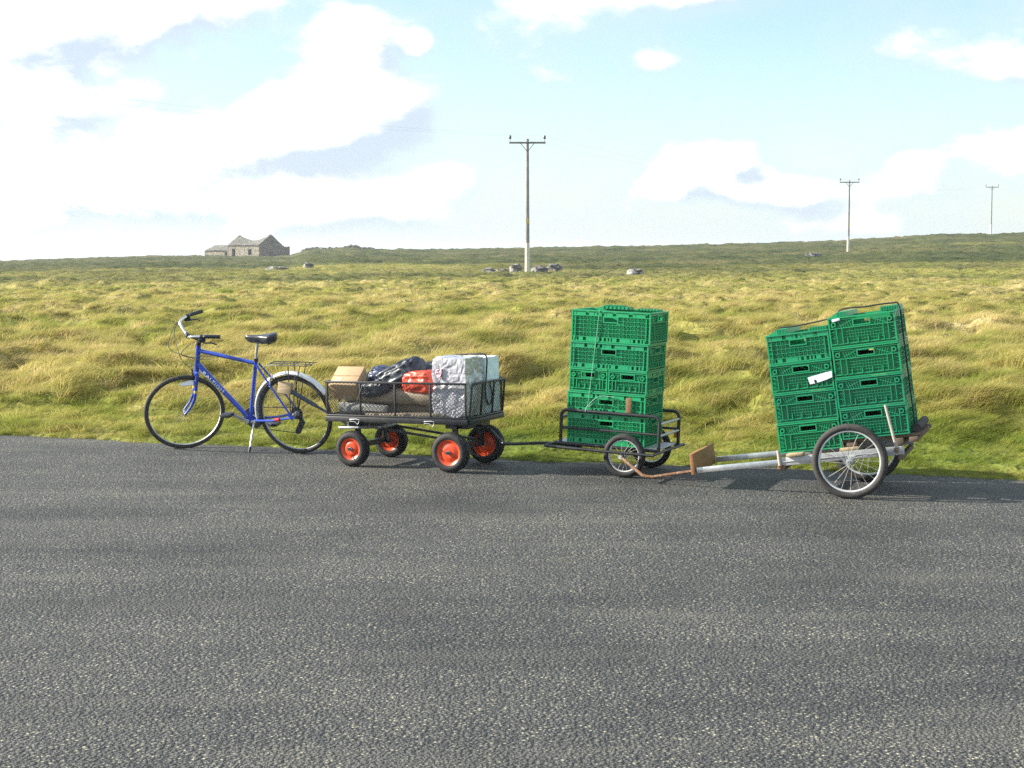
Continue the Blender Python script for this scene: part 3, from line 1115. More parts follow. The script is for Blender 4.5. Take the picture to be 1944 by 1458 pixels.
# seat post and saddle
up = (ST - BB).normalized()
MB().tube([ST, ST + up * .175], .0128, 12).build("seat_post", M_alu, bike)
MB().tube([ST - up * .008, ST + up * .022], .020, 12).build("seat_clamp", M_dark_pl, bike)
sd_c = ST + up * .195 + Vector((-.032, 0, 0))
sv, sf = [], []
NL, NC = 16, 14
for i in range(NL + 1):
    s = i / NL
    x = sd_c.x + .155 - .30 * s
    if s < 0.45:
        hw = .018 + .012 * (s / .45)
    else:
        q = (s - .45) / .55
        hw = .030 + .060 * (q * q * (3 - 2 * q))
    endf = min(1, math.sqrt(max(0, 1 - (abs(s - .5) / .5) ** 3.6)) + .10)
    hw *= endf
    zt = sd_c.z + .026 + .016 * max(0, s - .35) / .65 + .004 * (2 * s - 1) ** 2
    th = (.044 + .026 * s) * (.55 + .45 * endf)
    for k in range(NC):
        a = 2 * math.pi * k / NC
        yy = hw * math.copysign(abs(math.cos(a)) ** .7, math.cos(a))
        zz = zt + (th * .32 * math.sin(a) if math.sin(a) > 0 else th * math.sin(a) * (1.0 if s > .1 else .8))
        sv.append((x, yy, zz - .01))
for i in range(NL):
    for k in range(NC):
        k2 = (k + 1) % NC
        sf.append((i * NC + k, i * NC + k2, (i + 1) * NC + k2, (i + 1) * NC + k))
sf += [tuple(range(NC))[::-1], tuple(NL * NC + k for k in range(NC))]
sad = MB()
sad.add(sv, sf)
sad = sad.build("saddle", M_saddle, bike, angle=60)
rl = MB()
for s in (-1, 1):
    rl.tube(bezier([sd_c + Vector((.12, s * .012, .0)), sd_c + Vector((.03, s * .022, -.028)), sd_c + Vector((-.06, s * .026, -.026)), sd_c + Vector((-.12, s * .05, .005))], 4), .004, 6)
rl.tube([sd_c + Vector((-.02, -.03, -.026)), sd_c + Vector((-.02, .03, -.026))], .012, 8)
for s in (-1, 1):
    rl.tube([sd_c + Vector((-.095, s * .04, -.03)), sd_c + Vector((-.095, s * .04, .012))], .012, 8)
rl.build("saddle_rail", M_dark_pl, sad)

# mudguard with stays
gpf = [(WR + .010, -.027), (WR + .018, -.029), (WR + .034, -.012), (WR + .036, 0), (WR + .034, .012), (WR + .018, .029), (WR + .010, .027), (WR + .029, .010), (WR + .031, 0), (WR + .029, -.010)]
gd = MB().ring(gpf, 40, R(-8), R(148)).build("mudguard", M_guard, bike, T(*RH))
sy = MB()
for s in (-1, 1):
    for a in (100, 142):
        sy.tube([(.0, s * .062, 0), ((WR + .02) * math.cos(R(a)), s * .03, (WR + .02) * math.sin(R(a)))], .0018, 5)
sy.build("mudguard_stay", M_spoke_dark, gd)
# the ring was laid out with +x forward: the guard runs from the seat tube over the top to the back

# carrier rack
rk = MB()
zr = .795
for y in (-.055, 0, .055):
    rk.tube([(.20, y * .7, zr - .012), (.16, y, zr), (-.20, y, zr), (-.24, y * .7, zr + .006)], .004, 6)
for x in (.17, .06, -.06, -.18):
    rk.tube([(x, -.055, zr), (x, .055, zr)], .0035, 6)
for s in (-1, 1):
    rk.tube([(.20, s * .04, zr - .012), (.275, s * .02, .735)], .0035, 6)
    rk.tube([(-.02, s * .055, zr), (.005, s * .068, WR + .02)], .004, 6)
    rk.tube([(-.13, s * .055, zr), (.0, s * .07, WR + .025)], .004, 6)
rk.build("carrier_rack", M_dark_pl, bike)
bk = MB()
for s in (-1, 1):
    bk.tube([(.165, s * .05, .68), (.185, s * .045, .60)], .008, 6)
bk.tube([(.19, -.05, .69), (.20, 0, .71), (.19, .05, .69)], .003, 5)
bk.build("brake", M_alu_dull, bike)

# drivetrain
cr = MB()
cr.ring([(.030, -.006), (.092, -.004), (.094, 0), (.092, .004), (.030, .006)], 32)
cr.xform(T(BB.x, -.052, BB.z)).build("chainring", M_dark_pl, bike)
pd = Vector((.165 * math.cos(R(28)), 0, .165 * math.sin(R(28))))
for s in (1, -1):
    e = BB + pd * s + Vector((0, s * .075, 0))
    ck = MB()
    ck.bar(BB + Vector((0, s * .060, 0)), e, .014, .026, (0, 0, 1))
    ck.tube([BB + Vector((0, s * .05, 0)), BB + Vector((0, s * .07, 0))], .018, 10)
    ck = ck.build("crank", M_alu_dull, bike)
    pp = e + Vector((0, s * .055, 0))
    MB().box(tuple(pp + Vector((-.045, -.045, -.013))), tuple(pp + Vector((.045, .045, .013)))).build("pedal", M_dark_pl, ck, bevel=.005)
cs = MB()
for rr_, yy in ((.055, -.030), (.048, -.036), (.040, -.042), (.032, -.048)):
    cs.ring([(.012, yy - .001), (rr_, yy - .001), (rr_, yy + .001), (.012, yy + .001)], 20)
cs.xform(T(*RH)).build("cassette", M_dark_pl, bike)
ch = MB()
J1, J2 = Vector((-.03, -.045, WR - .085)), Vector((.015, -.045, WR - .165))
ch.tube([BB + Vector((0, -.052, .093)), RH + Vector((0, -.045, .048))], .0038, 5)
ch.tube([BB + Vector((0, -.052, -.093)), J2 + Vector((0, 0, -.018))], .0038, 5)
ch.tube([J2 + Vector((-.02, 0, 0)), J1 + Vector((.02, 0, 0)), RH + Vector((-.048, -.045, 0))], .0038, 5)
ch.build("chain", M_dark_pl, bike)
dr = MB()
dr.bar(RH + Vector((-.01, -.06, -.02)), J1, .02, .035, (1, 0, 0))
dr.bar(J1, J2, .012, .05, (1, 0, 0))
for q in (J1, J2):
    dr.tube([q + Vector((0, -.008, 0)), q + Vector((0, .008, 0))], .026, 12)
dr.build("derailleur", M_dark_pl, bike)
rb_ = MB().tube([Vector((.165, .062, .312)), Vector((.120, .065, .318))], .0155, 10)
rb_.build("red_stay_band", M_redband, bike)
# kickstand: foot found on the ground plane in the leaned frame
foot = B_M.inverted() @ Vector((-2.235, 13.345, .006))
ks = MB()
ka = BB + Vector((-.05, .035, -.015))
ks.tube([ka, ka.lerp(foot, .82)], [.0085, .0075], 8)
ks.bar(ka + Vector((0, -.03, .01)), ka + Vector((0, .015, .01)), .045, .02)
ks = ks.build("kickstand", M_alu, bike)
MB().tube([ka.lerp(foot, .80), ka.lerp(foot, .97), foot], [.010, .011, .009], 8).build("rubber_foot", M_dark_pl, ks)

# ================================================================== GARDEN WAGON
WG_M = T(-.740, 12.640, 0) @ RZ(-24) @ RY(-1.0)
wag = empty("garden_wagon", WG_M, "black mesh-sided garden wagon on four fat red-hubbed wheels behind the bicycle", "wagon")
X0, X1, Y0, Y1 = -.675, .590, -.325, .345
ZB, ZR, ZT = .365, .408, .682


def expanded_mesh(mb, p, ux, uz, w, h, cell=.036, rise=.017, wire=.0024):
    """diamond wire mesh on the rectangle p + ux*[0,w] + uz*[0,h]"""
    p, ux, uz = Vector(p), Vector(ux), Vector(uz)
    nrm = ux.cross(uz).normalized()
    slope = rise / (cell * .5)
    for sgn in (1, -1):
        k = 0
        z_at = -w * slope if sgn > 0 else 0
        zz = z_at
        while zz < (h if sgn > 0 else h + w * slope):
            # line z = zz + sgn*slope*x clipped to the rectangle
            xa, xb = 0.0, w
            za, zb = zz, zz + sgn * slope * w
            if sgn > 0:
                if za < 0:
                    xa = -za / slope
                if zb > h:
                    xb = (h - zz) / slope
            else:
                if za > h:
                    xa = (za - h) / slope
                if zb < 0:
                    xb = za / slope
            if xb - xa > .008:
                a = p + ux * xa + uz * (zz + sgn * slope * xa)
                b_ = p + ux * xb + uz * (zz + sgn * slope * xb)
                mb.bar(a, b_, wire, wire * 1.5, nrm)
            zz += rise * 2
    return mb


bf = MB()
for y in (Y0, Y1):
    bf.box((X0, y - .014, ZB), (X1, y + .014, ZR))
for x in (X0, X1):
    bf.box((x - .014, Y0 + .0145, ZB + .002), (x + .014, Y1 - .0145, ZR - .002))
for x in (-.35, 0, .30):
    bf.box((x - .02, Y0 + .015, ZB + .004), (x + .02, Y1 - .015, ZB + .03))
bf.build("bed_frame", M_black, wag, bevel=.004)
fl = MB()
expanded_mesh(fl, (X0, Y0, ZB + .034), (1, 0, 0), (0, 1, 0), X1 - X0, Y1 - Y0, .05, .022, .004)
fl.build("bed_mesh", M_black, wag, smooth=False)


def side_panel(name, a, b_, nposts, lean=0.0):
    """framed mesh side from a to b (bottom corners), leaning outwards"""
    a, b_ = Vector(a), Vector(b_)
    ux = (b_ - a).normalized()
    w = (b_ - a).length
    out = ux.cross(Vector((0, 0, 1)))
    uz = (Vector((0, 0, 1)) + out * lean).normalized()
    h = ZT - ZR
    m = MB()
    m.bar(a + uz * h, b_ + uz * h, .017, .017)
    m.bar(a + uz * .008, b_ + uz * .008, .014, .014)
    pn = link(name, m.mesh(name, M_black, bevel=.003), wag)
    for k in range(nposts + 1):
        q = a + ux * (w * k / nposts)
        if k == 0:
            q = q + ux * .008
        if k == nposts:
            q = q - ux * .008
        MB().bar(q + uz * .016, q + uz * (h - .009), .014, .014, ux).build("post", M_black, pn, bevel=.002)
    ms_ = MB()
    expanded_mesh(ms_, a + uz * .012 + out * .0, ux, uz, w, h - .02, .034, .0155, .0016)
    ms_.build("wire_mesh", M_black, pn, smooth=False)
    return pn


side_panel("side_panel", (X0 + .01, Y0, ZR), (X1 - .01, Y0, ZR), 4)
side_panel("side_panel", (X1 - .01, Y1, ZR), (X0 + .01, Y1, ZR), 4)
side_panel("end_panel", (X1, Y0 + .02, ZR), (X1, Y1 - .02, ZR), 3, .10)
side_panel("end_panel", (X0, Y1 - .02, ZR), (X0, Y0 + .02, ZR), 3, .03)


def fat_wheel(M, rad):
    hub = MB().ring([(.006, -.052), (.017, -.052), (.017, .052), (.006, .052)], 16)
    w = hub.build("wheel", M_alu_dull, wag, M)
    tr = .037
    rc = rad - tr
    prof = []
    for k in range(16):
        a = R(-150 + 300 * k / 15)
        sq = 1.0
        prof.append((rc + tr * math.cos(a) * sq, tr * 1.25 * math.copysign(abs(math.sin(a)) ** .8, math.sin(a))))
    ty = MB().ring(prof, 60)
    ty = ty.build("tyre", M_rubber, w)
    tread = MB()
    for k in range(54):
        for s in (-1, 1):
            a = 2 * math.pi * (k + (.5 if s > 0 else 0)) / 54
            Mk = Matrix.Rotation(a, 4, 'Y') @ T(rad - .004, s * .017, 0) @ Matrix.Rotation(R(28 * s), 4, 'X')
            tread.box((-.006, -.014, -.005), (.0012, .014, .004), Mk)
    tread.build("tread", M_rubber, w)
    rr0 = rad - tr * 1.62
    rim = MB()
    rim.ring([(.016, -.030), (.030, -.036), (.052, -.030), (rr0 - .020, -.022), (rr0 - .006, -.036), (rr0 + .004, -.040), (rr0 + .006, -.034), (rr0 + .004, .034), (rr0 - .006, .036), (rr0 - .020, .022), (.052, .030), (.030, .036), (.016, .030)], 40)
    rim.build("rim", M_redhub, w)
    MB().tube([(.05, -.03, .03), (.058, -.052, .034)], .004, 6).build("valve", M_dark_pl, w)
    MB().tube([(0, -.060, 0), (0, -.040, 0)], .014, 6).build("axle_nut", M_dark_pl, w)
    return w


WX0, WX1, WT = -.437, .433, .322
RF, RB = .144, .158
# ground stays level while the bed is tipped by 1 degree: wheels are set in world height
WGi = WG_M.inverted()
for x, rad in ((WX0, RF), (WX1, RB)):
    for y in (-WT, WT):
        p = WG_M @ Vector((x, y, 0))
        q = WGi @ Vector((p.x, p.y, rad))
        fat_wheel(T(*q) @ RZ(3 if y > 0 else -2) @ Matrix.Rotation(random.uniform(0, 6), 4, 'Y'), rad)
ua = MB()
for x, rad in ((WX0, RF), (WX1, RB)):
    ua.tube([(x, -WT, rad + x * -.017), (x, WT, rad + x * -.017)], .010, 8)
    ua.bar((x, -WT + .11, rad + .03), (x, WT - .11, rad + .03), .03, .03)
    for y in (-.20, .20):
        ua.bar((x, y, rad), (x, y, ZB - .03 + .02), .03, .012, (1, 0, 0))
    ua.box((x - .10, -.20, ZB - .045), (x + .10, .20, ZB - .012))
for y in (-.12, .12):
    ua.bar((WX0, y, ZB - .05), (WX1, y, RB + .05), .018, .018)
ua.build("axle_frame", M_black, wag)
for x, rad in ((WX0, RF), (WX1, RB)):
    for s in (-1, 1):
        MB().bar((x + .005, s * (WT - .075), rad - .01), (x + .005, s * (WT - .075), ZB - .02), .04, .010, (0, 1, 0)).build("wheel_fork", M_black, wag)
sp_ = MB()
sp_.box((WX0 - .16, -.13, ZB - .070), (WX0 + .16, .13, ZB - .048))
sp_.tube([(WX0 - .17, -.10, ZB - .058), (WX0 - .12, -.31, ZB - .050), (WX0 + .05, -.31, ZB - .045), (WX0 + .12, -.12, ZB - .058)], .012, 8)
sp_.build("steering_plate", M_alu_dull, wag, bevel=.004)
for x in (-.395, .27):
    lt = MB()
    y = Y0 - .020
    lt.tube([(x - .05, y, ZB + .022), (x + .01, y - .004, ZB + .026), (x + .04, y - .004, ZB + .022), (x + .036, y - .004, ZB - .005), (x + .024, y - .004, ZB - .016), (x - .002, y - .002, ZB + .006), (x - .05, y, ZB + .008)], .0028, 6)
    lt.build("latch", M_alu, wag)
# pull handle reaching forward to the bicycle's carrier
hd = MB()
hp = WGi @ Vector((-1.36, 13.06, .275))
hq = WGi @ Vector((-1.895, 13.16, .575))
hd.tube([hp, hp.lerp(hq, .6)], .011, 8)
hd.tube([hp.lerp(hq, .5), hq], [.017, .020], 8)
hd.bar(hp, Vector((WX0 - .15, -.02, ZB - .06)), .03, .022)
hd = hd.build("pull_handle", simple("blue_grey_paint", (0.040, 0.058, 0.085), .4), wag)
hb = MB()
Hm = T(*hq) @ RZ(4) @ RY(8)
hb.box((-.062, -.022, -.048), (.062, .022, .048), Hm)
hb.build("handle_block", M_block, hd, bevel=.006)

# ---- the wagon's load (each thing on its own)
def lump(name, M, dims, mat, label, cat, seed, amp=.16, fold=.10, sub=5, sq=.70, flat=None):
    bm = bmesh.new()
    bmesh.ops.create_icosphere(bm, subdivisions=sub, radius=1)
    for v in bm.verts:
        p = v.co.copy()
        q = Vector([math.copysign(abs(c) ** sq, c) for c in p])
        n1 = mnoise.noise(p * 1.6 + Vector((seed, 0, 0)))
        rg_ = 1 - abs(mnoise.noise(p * 3.2 + Vector((0, seed, 0)))) * 2
        rg2 = 1 - abs(mnoise.noise(p * 7.5 + Vector((0, 0, seed)))) * 2
        k = 1 + amp * n1 + fold * (rg_ - .5) + fold * .45 * (rg2 - .5)
        v.co = Vector((q.x * dims[0], q.y * dims[1], q.z * dims[2])) * k
        if flat is not None and v.co.z < flat:
            v.co.z = flat + (v.co.z - flat) * .15
    me_ = bpy.data.meshes.new(name)
    bm.to_mesh(me_)
    bm.free()
    me_.polygons.foreach_set("use_smooth", [True] * len(me_.polygons))
    me_.materials.append(mat)
    o = link(name, me_)
    o.matrix_world = M
    return tag(o, label, cat)


FLZ = ZB + .045
# driftwood logs
def log(name, p0, p1, r, mat, label, seed, n=10, seg=16):
    p0, p1 = Vector(p0), Vector(p1)
    rg = random.Random(seed)
    m = MB()
    pts, rs = [], []
    for k in range(n + 1):
        s = k / n
        p = p0.lerp(p1, s) + Vector((0, mnoise.noise(Vector((s * 3, seed, 0))) * r * .25, mnoise.noise(Vector((s * 3, 0, seed))) * r * .25))
        pts.append(p)
        rs.append(r * (1 + .12 * mnoise.noise(Vector((s * 5, seed, 4)))))
    m.tube(pts, rs, seg)
    for k, v in enumerate(m.v):
        q = Vector(v)
        m.v[k] = tuple(q + Vector((0, 1, 1)) * (mnoise.noise(q * 14 + Vector((seed, 0, 0))) * r * .18))
    o = m.build(name, mat, None, WG_M, angle=55)
    return tag(o, label, "log")


log("driftwood_log", (-.555, -.17, FLZ + .165), (.19, -.14, FLZ + .15), .068, M_drift, "thick straight grey-brown log lying high along the near side of the wagon", 3)
log("driftwood_log", (-.61, -.20, FLZ + .05), (-.30, -.17, FLZ + .055), .052, M_drift_grey, "short rough log with a pale broken end at the wagon's front corner", 5)
log("driftwood_log", (-.36, -.05, FLZ + .06), (.16, -.03, FLZ + .06), .055, M_drift, "brown log lying underneath the thick log in the middle of the wagon", 9)
pk = MB().box((-.11, -.012, -.028), (.11, .012, .028), T(-.26, -.245, FLZ + .062) @ RX(-12) @ RY(2))
tag(pk.build("driftwood_plank", M_drift_grey, None, WG_M, bevel=.006), "pale grey flat driftwood piece under the thick log in the wagon", "plank")
pk = MB().box((-.36, -.05, -.012), (.36, .05, .012), T(.02, -.245, FLZ + .018) @ RZ(-2) @ RY(-1.2))
tag(pk.build("driftwood_plank", M_drift, None, WG_M, bevel=.004), "long brown board flat on the wagon floor along the near side", "plank")

cbm = T(-.545, -.17, FLZ + .255) @ RZ(3) @ RX(38)
cbx = MB().box((-.115, -.115, -.075), (.125, .115, .075), cbm)
cbx = cbx.build("cardboard_box", M_card, None, WG_M, bevel=.004)
tag(cbx, "tan cardboard box tilted on top of the wood at the wagon's front", "box")
# the closed flaps' seam and a paper label
MB().box((-.116, -.002, .0755), (.126, .002, .0768), cbm).build("flap_seam", M_card_tag, cbx)
MB().box((-.085, -.085, .0757), (-.02, -.02, .0766), cbm).build("paper_label", simple("faded_paper", (.52, .42, .30), .8), cbx)

lump("bin_bag", WG_M @ T(-.115, -.10, FLZ + .315) @ RY(-27) @ RZ(4), (.225, .12, .092), M_bag_black, "big black plastic bag slumped over the logs in the middle of the wagon", "bag", 3.1)
lump("bin_bag", WG_M @ T(-.345, .06, FLZ + .265) @ RY(10), (.13, .11, .105), M_bag_blue, "smaller blue-black plastic bag behind the cardboard box in the wagon", "bag", 8.7)
lump("bin_bag", WG_M @ T(-.27, -.235, FLZ + .215) @ RY(-8), (.12, .06, .060), M_bag_black, "crumpled end of black plastic tucked against the mesh below the bags", "bag", 5.5)
lump("red_sack", WG_M @ T(.10, -.11, FLZ + .270), (.155, .13, .095), M_bag_red, "bright red plastic sack between the black bag and the wrapped box", "sack", 2.2, .10, .08, sq=.6)
lump("bin_bag", WG_M @ T(.08, .12, FLZ + .31), (.17, .12, .10), M_bag_black, "dark plastic bag behind the red sack at the wagon's far side", "bag", 11.3)


def wrapped_box(name, lo, hi, mat, label, seed, amp=.008, n=14):
    bm = bmesh.new()
    bmesh.ops.create_cube(bm, size=1)
    bmesh.ops.subdivide_edges(bm, edges=bm.edges, cuts=n, use_grid_fill=True)
    lo, hi = Vector(lo), Vector(hi)
    c = (lo + hi) / 2
    s = hi - lo
    for v in bm.verts:
        p = Vector((v.co.x * s.x, v.co.y * s.y, v.co.z * s.z))
        rg_ = 1 - abs(mnoise.noise(p * 11 + Vector((seed, 0, 0)))) * 2
        d_ = p.normalized()
        v.co = c + p + d_ * amp * (rg_ - .5) * 2 + Vector((mnoise.noise(p * 5), mnoise.noise(p * 5 + Vector((3, 0, 0))), mnoise.noise(p * 4 + Vector((0, 5, 0))))) * amp
    me_ = bpy.data.meshes.new(name)
    bm.to_mesh(me_)
    bm.free()
    me_.polygons.foreach_set("use_smooth", [True] * len(me_.polygons))
    me_.set_sharp_from_angle(angle=R(50))
    me_.materials.append(mat)
    o = link(name, me_)
    o.matrix_world = WG_M
    return tag(o, label, "box")


wb = wrapped_box("wrapped_box", (.270, -.290, FLZ + .012), (.560, .040, FLZ + .470), M_wrap, "silvery box shrink-wrapped in clear crinkled plastic at the wagon's rear near corner", 2)
lbl = MB()
for k in range(9):
    a = 2 * math.pi * k / 9
    r_ = .030 + .010 * math.sin(3 * a)
    lbl.v.append((.335 + r_ * math.cos(a), -.306, FLZ + .355 + r_ * 1.35 * math.sin(a)))
lbl.f.append(tuple(range(9)))
m2 = MB()
m2.v = lbl.v + [(x, y + .012, z) for x, y, z in lbl.v]
m2.f = [tuple(range(9))] + [(k, (k + 1) % 9, 9 + (k + 1) % 9, 9 + k) for k in range(9)] + [tuple(range(9, 18))]
m2.build("pink_patch", M_wrap_pink, wb)
wrapped_box("foam_box", (.300, .060, FLZ + .012), (.560, .325, FLZ + .455), M_foam, "pale blue-white box standing behind the clear-wrapped box at the wagon's rear", 6, .004)
cd = MB()
pts = bezier([(.30, .052, FLZ + .475), (.45, .050, FLZ + .482), (.572, .055, FLZ + .474), (.578, .055, FLZ + .35), (.577, .03, FLZ + .20), (.578, .06, FLZ + .10), (.578, .12, FLZ + .085), (.578, .15, FLZ + .16), (.578, .12, FLZ + .25), (.578, .22, FLZ + .262), (.578, .30, FLZ + .25)], 6)
cd.tube(pts, .0065, 7)
tag(cd.build("bungee_cord", M_cord, None, WG_M), "black cord strapped over the boxes with a loop hanging behind the wagon's rear mesh", "cord")
cd = MB()
cd.tube(bezier([(-.37, -.345, ZR + .13), (-.345, -.345, ZR + .19), (-.325, -.340, ZT - .03), (-.318, -.30, ZT + .02), (-.33, -.22, ZT + .075), (-.34, -.08, ZT + .085)], 6), .004, 6)
tag(cd.build("bungee_cord", M_cord, None, WG_M), "thin dark cord running up over the wagon's near rail beside the cardboard box", "cord")

# ================================================================== CRATES
def crate_panel(w, h, style, handle=True):
    """one crate wall, outer face at y=0 looking to -y, x 0..w, z 0..h"""
    m = MB()
    eps = .0015

    def hb(x0, x1, z0, z1, y0=0.0, y1=.008):
        m.box((x0, y0, z0), (x1, y1, z1))
    hx0, hx1 = w / 2 - .055, w / 2 + .055
    if style == 'end' and w < .36:
        hx0, hx1 = w / 2 - .052, w / 2 + .052
    hz1 = h - (.052 if style == 'long' else .030)
    hz0 = hz1 - .034
    by0, by1 = .028, .031
    # recessed backing sheet with the hand hole cut out
    if handle:
        hb(.004, hx0, .004, h - .004, by0, by1)
        hb(hx1, w - .004, .004, h - .004, by0, by1)
        hb(hx0, hx1, .004, hz0, by0, by1)
        hb(hx0, hx1, hz1, h - .004, by0, by1)
        # raised lip of the hand hole
        hb(hx0 - .007, hx0, hz0 - .007, hz1 + .007, -.003, .014)
        hb(hx1, hx1 + .007, hz0 - .007, hz1 + .007, -.003, .014)
        hb(hx0, hx1, hz0 - .007, hz0, -.003, .014)
        hb(hx0, hx1, hz1, hz1 + .007, -.003, .014)
    else:
        hb(.004, w - .004, .004, h - .004, by0, by1)
    # rims
    hb(0, w, h - .010, h, -.005, .012)
    hb(0, w, 0, .008, -.002, .012)
    hb(0, .010, .0085, h - .0105, -.001, .012)
    hb(w - .010, w, .0085, h - .0105, -.001, .012)

    def clear(x0, x1, z0, z1):
        return not (handle and x1 > hx0 - .008 and x0 < hx1 + .008 and z1 > hz0 - .008 and z0 < hz1 + .008)
    if style == 'long':
        zt0 = h - .040
        # solid top band broken by short slots
        x = .012
        pat = [.022, .075, -.022, .045, .02, -.012, .02, -.012, .02, .05, -.024, .10, -.03]
        k = 0
        while x < w - .03:
            d_ = pat[k % len(pat)]
            if d_ > 0:
                hb(x, min(x + d_, w - .012), zt0, h - .0105, .0015, .0125)
                x += d_ + .004
            else:
                x += -d_
            k += 1
        hb(.0105, w - .0105, zt0 - .006, zt0, 0, .0122)
        zb1 = .036
        x = .014
        k = 0
        pat = [.012, -.008, .012, -.008, .035, -.022, .085, .018, -.016, .018, -.016]
        while x < w - .03:
            d_ = pat[k % len(pat)]
            if d_ > 0:
                hb(x, min(x + d_, w - .012), .0085, zb1, .0015, .0125)
                x += d_ + .004
            else:
                x += -d_
            k += 1
        hb(.0105, w - .0105, zb1, zb1 + .005, 0, .0122)
        za, zc_ = zb1 + .005, zt0 - .006
        nrow = max(2, round((zc_ - za) / .030))
        ncol = round((w - .02) / .029)
        dz = (zc_ - za) / nrow
        dx = (w - .02) / ncol
        for i in range(1, nrow):
            z = za + i * dz
            if handle and hz0 - .008 < z < hz1 + .008:
                hb(.0105, hx0 - .0075, z - .0018, z + .0018, .001, .0121)
                hb(hx1 + .0075, w - .0105, z - .0018, z + .0018, .001, .0121)
            else:
                hb(.0105, w - .0105, z - .0018, z + .0018, .001, .0121)
        for i in range(1, ncol):
            x = .01 + i * dx
            top_ = zc_
            if handle and hx0 - .008 < x < hx1 + .008:
                top_ = min(zc_, hz0 - .0075)
            hb(x - .0015, x + .0015, za, top_, .0025, .0123)
        for i in range(nrow):
            for j_ in range(ncol):
                xa, xb = .01 + j_ * dx, .01 + (j_ + 1) * dx
                z0_, z1_ = za + i * dz, za + (i + 1) * dz
                if not clear(xa, xb, z0_, z1_):
                    continue
                m.bar((xa, .0075, z0_), (xb, .0075, z1_), .0022, .006, (0, 1, 0))
                if (j_ // 2) % 2 == 0:
                    m.bar((xa, .0078, z1_), (xb, .0078, z0_), .0022, .006, (0, 1, 0))
        # bright raised stiles
        for x in (.030, w - .034):
            hb(x, x + .005, .020, zt0 - .012, -.004, .012)
    else:
        # end style: stepped frame, corner bosses, ladder bars and tabs
        zt0 = h - .022
        hb(.0105, w - .0105, zt0, zt0 + .005, -.001, .0122)
        bw = .085 * w / .44
        for x in (bw * .55, bw, w - bw, w - bw * .55 - .005):
            hb(x, x + .005, .022, h - (.075 if bw * .8 < x < w - bw * .9 else .03), -.003, .0122)
        zz = h - .082
        hb(.0105, w - .0105, zz, zz + .006, -.002, .0123)
        for s in (-1, 1):
            cx = w / 2 + s * (w / 2 - .036)
            cz = h - .050
            rg_ = MB().ring([(.010, -.006), (.017, -.006), (.019, .012), (.008, .012)], 14).xform(T(cx, 0, cz))
            m.add(rg_.v, rg_.f)
            for k in range(5):
                x = w / 2 + s * (.070 + k * .017 * w / .44)
                if abs(x - w / 2) > w / 2 - .062:
                    continue
                m.bar((x, .006, zz + .006), (x + s * .016, .006, h - .03), .003, .007, (0, 1, 0))
            m.bar((w / 2 + s * .066, .006, hz1), (w / 2 + s * (w / 2 - .06), .006, zz + .010), .004, .008, (0, 1, 0))
        nb = max(3, int((zz - .03) / .017))
        for i in range(nb):
            z = .026 + i * (zz - .03) / nb
            hb(bw + .006, w - bw - .0005, z, z + .0025, .003, .0126)
            if i % 2 == 0:
                hb(.0105, bw * .5, z, z + .003, .002, .0126)
                hb(w - bw * .5, w - .0105, z, z + .003, .002, .0126)
        for k in range(14):
            x = bw + .012 + k * (w - 2 * bw - .02) / 13
            hb(x - .001, x + .001, .024, zz, .005, .0128)
        for k in range(4):
            x = bw + (w - 2 * bw) * (k + .5) / 4
            hb(x - .003, x + .003, .022, .060, -.004, .0127)
        for i in range(5):
            z0_ = .03 + i * (zz - .04) / 5
            z1_ = .03 + (i + 1) * (zz - .04) / 5
            m.bar((.0105, .007, z0_), (bw * .55, .007, z1_), .0025, .006, (0, 1, 0))
            m.bar((w - .0105, .007, z0_), (w - bw * .55, .007, z1_), .0025, .006, (0, 1, 0))
        hb(.0105, w - .0105, .020, .025, -.001, .0121)
    return m.mesh("wall_panel", M_crate, smooth=False)


PANEL = {}


def panel(w, h, style, handle=True):
    k = (round(w, 3), round(h, 3), style, handle)
    if k not in PANEL:
        PANEL[k] = crate_panel(w, h, style, handle)
    return PANEL[k]


BASES = {}


def crate(M, w, dp, h, front, label, group, open_top=False, side=None, lugs=None):
    """crate with origin at its near-left bottom corner; front wall looks to -y"""
    r = empty("crate", M, label, "crate", group)
    hh = h - .003
    side = side or ('end' if front == 'long' else 'long')
    link("wall_panel", panel(w, hh, front), r)
    link("wall_panel", panel(w, hh, front), r, T(w, dp, 0) @ RZ(180))
    link("wall_panel", panel(dp - .018, hh, side), r, T(w, .009, 0) @ RZ(90))
    link("wall_panel", panel(dp - .018, hh, side), r, T(0, dp - .009, 0) @ RZ(-90))
    kb = (round(w, 3), round(dp, 3))
    if kb not in BASES:
        b_ = MB()
        b_.box((.018, .018, .006), (w - .018, dp - .018, .010))
        for k in range(9):
            x = .03 + (w - .06) * k / 8
            b_.box((x - .004, .018, .0102), (x + .004, dp - .018, .016))
        BASES[kb] = b_.mesh("base", M_crate, smooth=False)
    link("base", BASES[kb], r)
    if lugs:
        lg = MB()
        for (x0, x1, y0, y1, z0, z1, skew) in lugs:
            vs = [(x0, y0, z0), (x1, y0, z0), (x1, y1, z0), (x0, y1, z0), (x0 + skew, y0, z1), (x1, y0, z1), (x1, y1, z1), (x0 + skew, y1, z1)]
            lg.add(vs, [(0, 3, 2, 1), (4, 5, 6, 7), (0, 1, 5, 4), (1, 2, 6, 5), (2, 3, 7, 6), (3, 0, 4, 7)])
            nn = 7
            for q in range(nn):
                xq = x0 + skew + (x1 - x0 - skew) * (q + .5) / nn
                lg.box((xq - .003, y0 - .004, z0 + .004), (xq + .003, y1 + .004, z1 + .004))
        lg.build("stacking_lug", M_crate, r, smooth=False)
    return r


